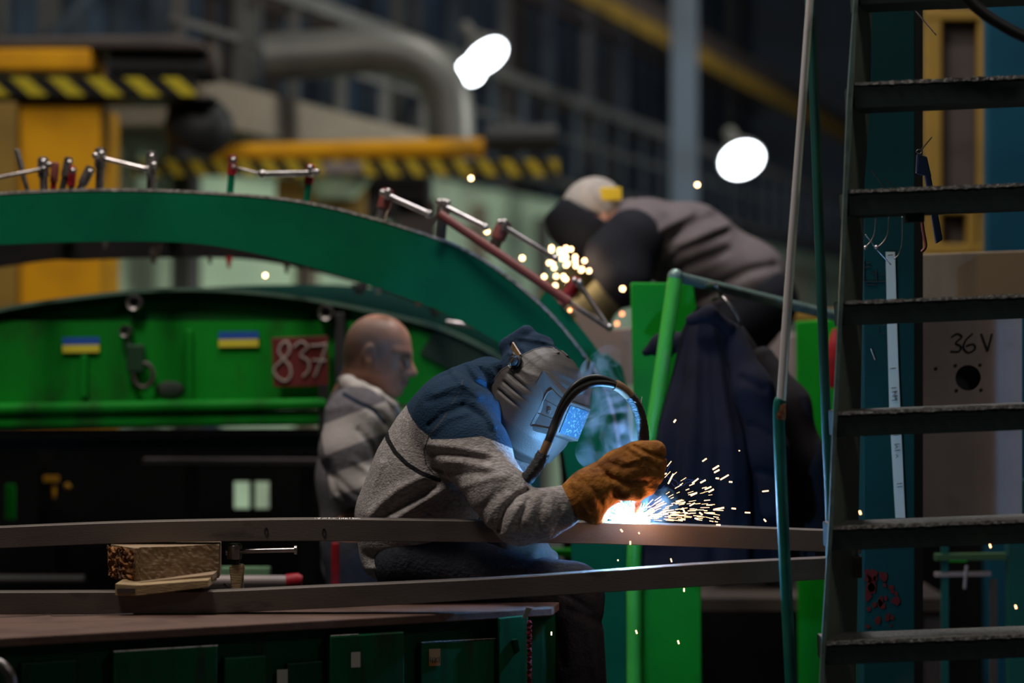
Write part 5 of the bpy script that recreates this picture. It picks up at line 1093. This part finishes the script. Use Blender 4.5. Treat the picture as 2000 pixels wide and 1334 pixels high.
for cx, cy in ((1325,465),(1325,480),(1375,480),(1375,495),(1410,468),(1410,485),(1440,475),(1385,530),(1410,520),(1395,530),(1465,520),(1465,545),(1520,543),(1310,556),(1340,585),(1335,552),(1410,570),(1468,574),(1505,592),(1547,603),(1282,637),(1352,635),(1395,635),(1410,652),(1347,690),(1425,695),(1400,645),(1500,600),(1420,560)):
    tag(G().ball(P(640+cx*.33, 330+cy*.33, 7.9+random.uniform(-.06,.06)), .0055, 8, 6).build('spark', E4, None, 3.2), 'round glowing spark in the bright cluster below the far welder\'s mask', 'spark', 'far spark cluster')
g = G()
for i in range(8):
    x, y = random.uniform(1255,1340), random.uniform(930,1005); pts = []; a = random.uniform(0, 6)
    for k in range(12): pts.append(P(x, y, 5.68)); a += random.uniform(-.7,.7); x += 5*math.cos(a); y += 5*math.sin(a)
    g.tube(catmull(pts, 3), .00022, 4)
tag(g.build('fume_threads', emit('thread_glow', (.1,.2,.8), .45)), 'fine bluish curling threads of burning fume right of the glove', 'fume', kind='stuff')
point('arc_light', W0+Vector((-.012,.0,.02)), 78, (.15,.48,1.), .02)
point('arc_light', W0+Vector((.03,-.1,.012)), .8, (1.,.5,.25), .02)
point('far_weld_light', P(1112,515,8.0), 1.6, (1.,.7,.45), .03)

S = Body(); S.chain([P(1182,905,5.80), P(1165,880,5.84), P(1185,845,5.86), P(1190,800,5.88), P(1165,745,5.9), P(1190,700,5.9)], [.02,.04,.052,.055,.045,.035], .05); S.chain([P(1200,900,5.8), P(1215,840,5.84), P(1195,790,5.88)], [.02,.035,.04], .04); S.chain([P(1182,905,5.80), P(1205,960,5.78), P(1235,1000,5.77)], [.02,.04,.06], .04); S.cap(P(1235,1000,5.77), P(1290,985,5.77), .06, .045, .04)  # the lower puff round the arc is added to carry its blue halo
ms = bpy.data.materials.new('weld_smoke'); ms.use_nodes = True; nt = ms.node_tree; N = nt.nodes; L_ = nt.links; N.clear()
out = N.new('ShaderNodeOutputMaterial'); vol = N.new('ShaderNodeVolumePrincipled'); vol.inputs['Color'].default_value = (.85,.92,1,1); vol.inputs['Anisotropy'].default_value = .1
tcn = N.new('ShaderNodeTexCoord'); nz = N.new('ShaderNodeTexNoise'); nz.inputs['Scale'].default_value = 13; nz.inputs['Detail'].default_value = 5; nz.inputs['Distortion'].default_value = 1.6
L_.new(tcn.outputs['Object'], nz.inputs['Vector']); mr = N.new('ShaderNodeMapRange'); mr.inputs[1].default_value = .5; mr.inputs[2].default_value = .75; mr.inputs[3].default_value = 0; mr.inputs[4].default_value = 9
L_.new(nz.outputs[0], mr.inputs[0]); L_.new(mr.outputs[0], vol.inputs['Density']); L_.new(vol.outputs[0], out.inputs['Volume'])
tag(S.mesh('weld_smoke', .008, ms), 'thin bluish smoke curling up between helmet and cable', 'smoke', kind='stuff')
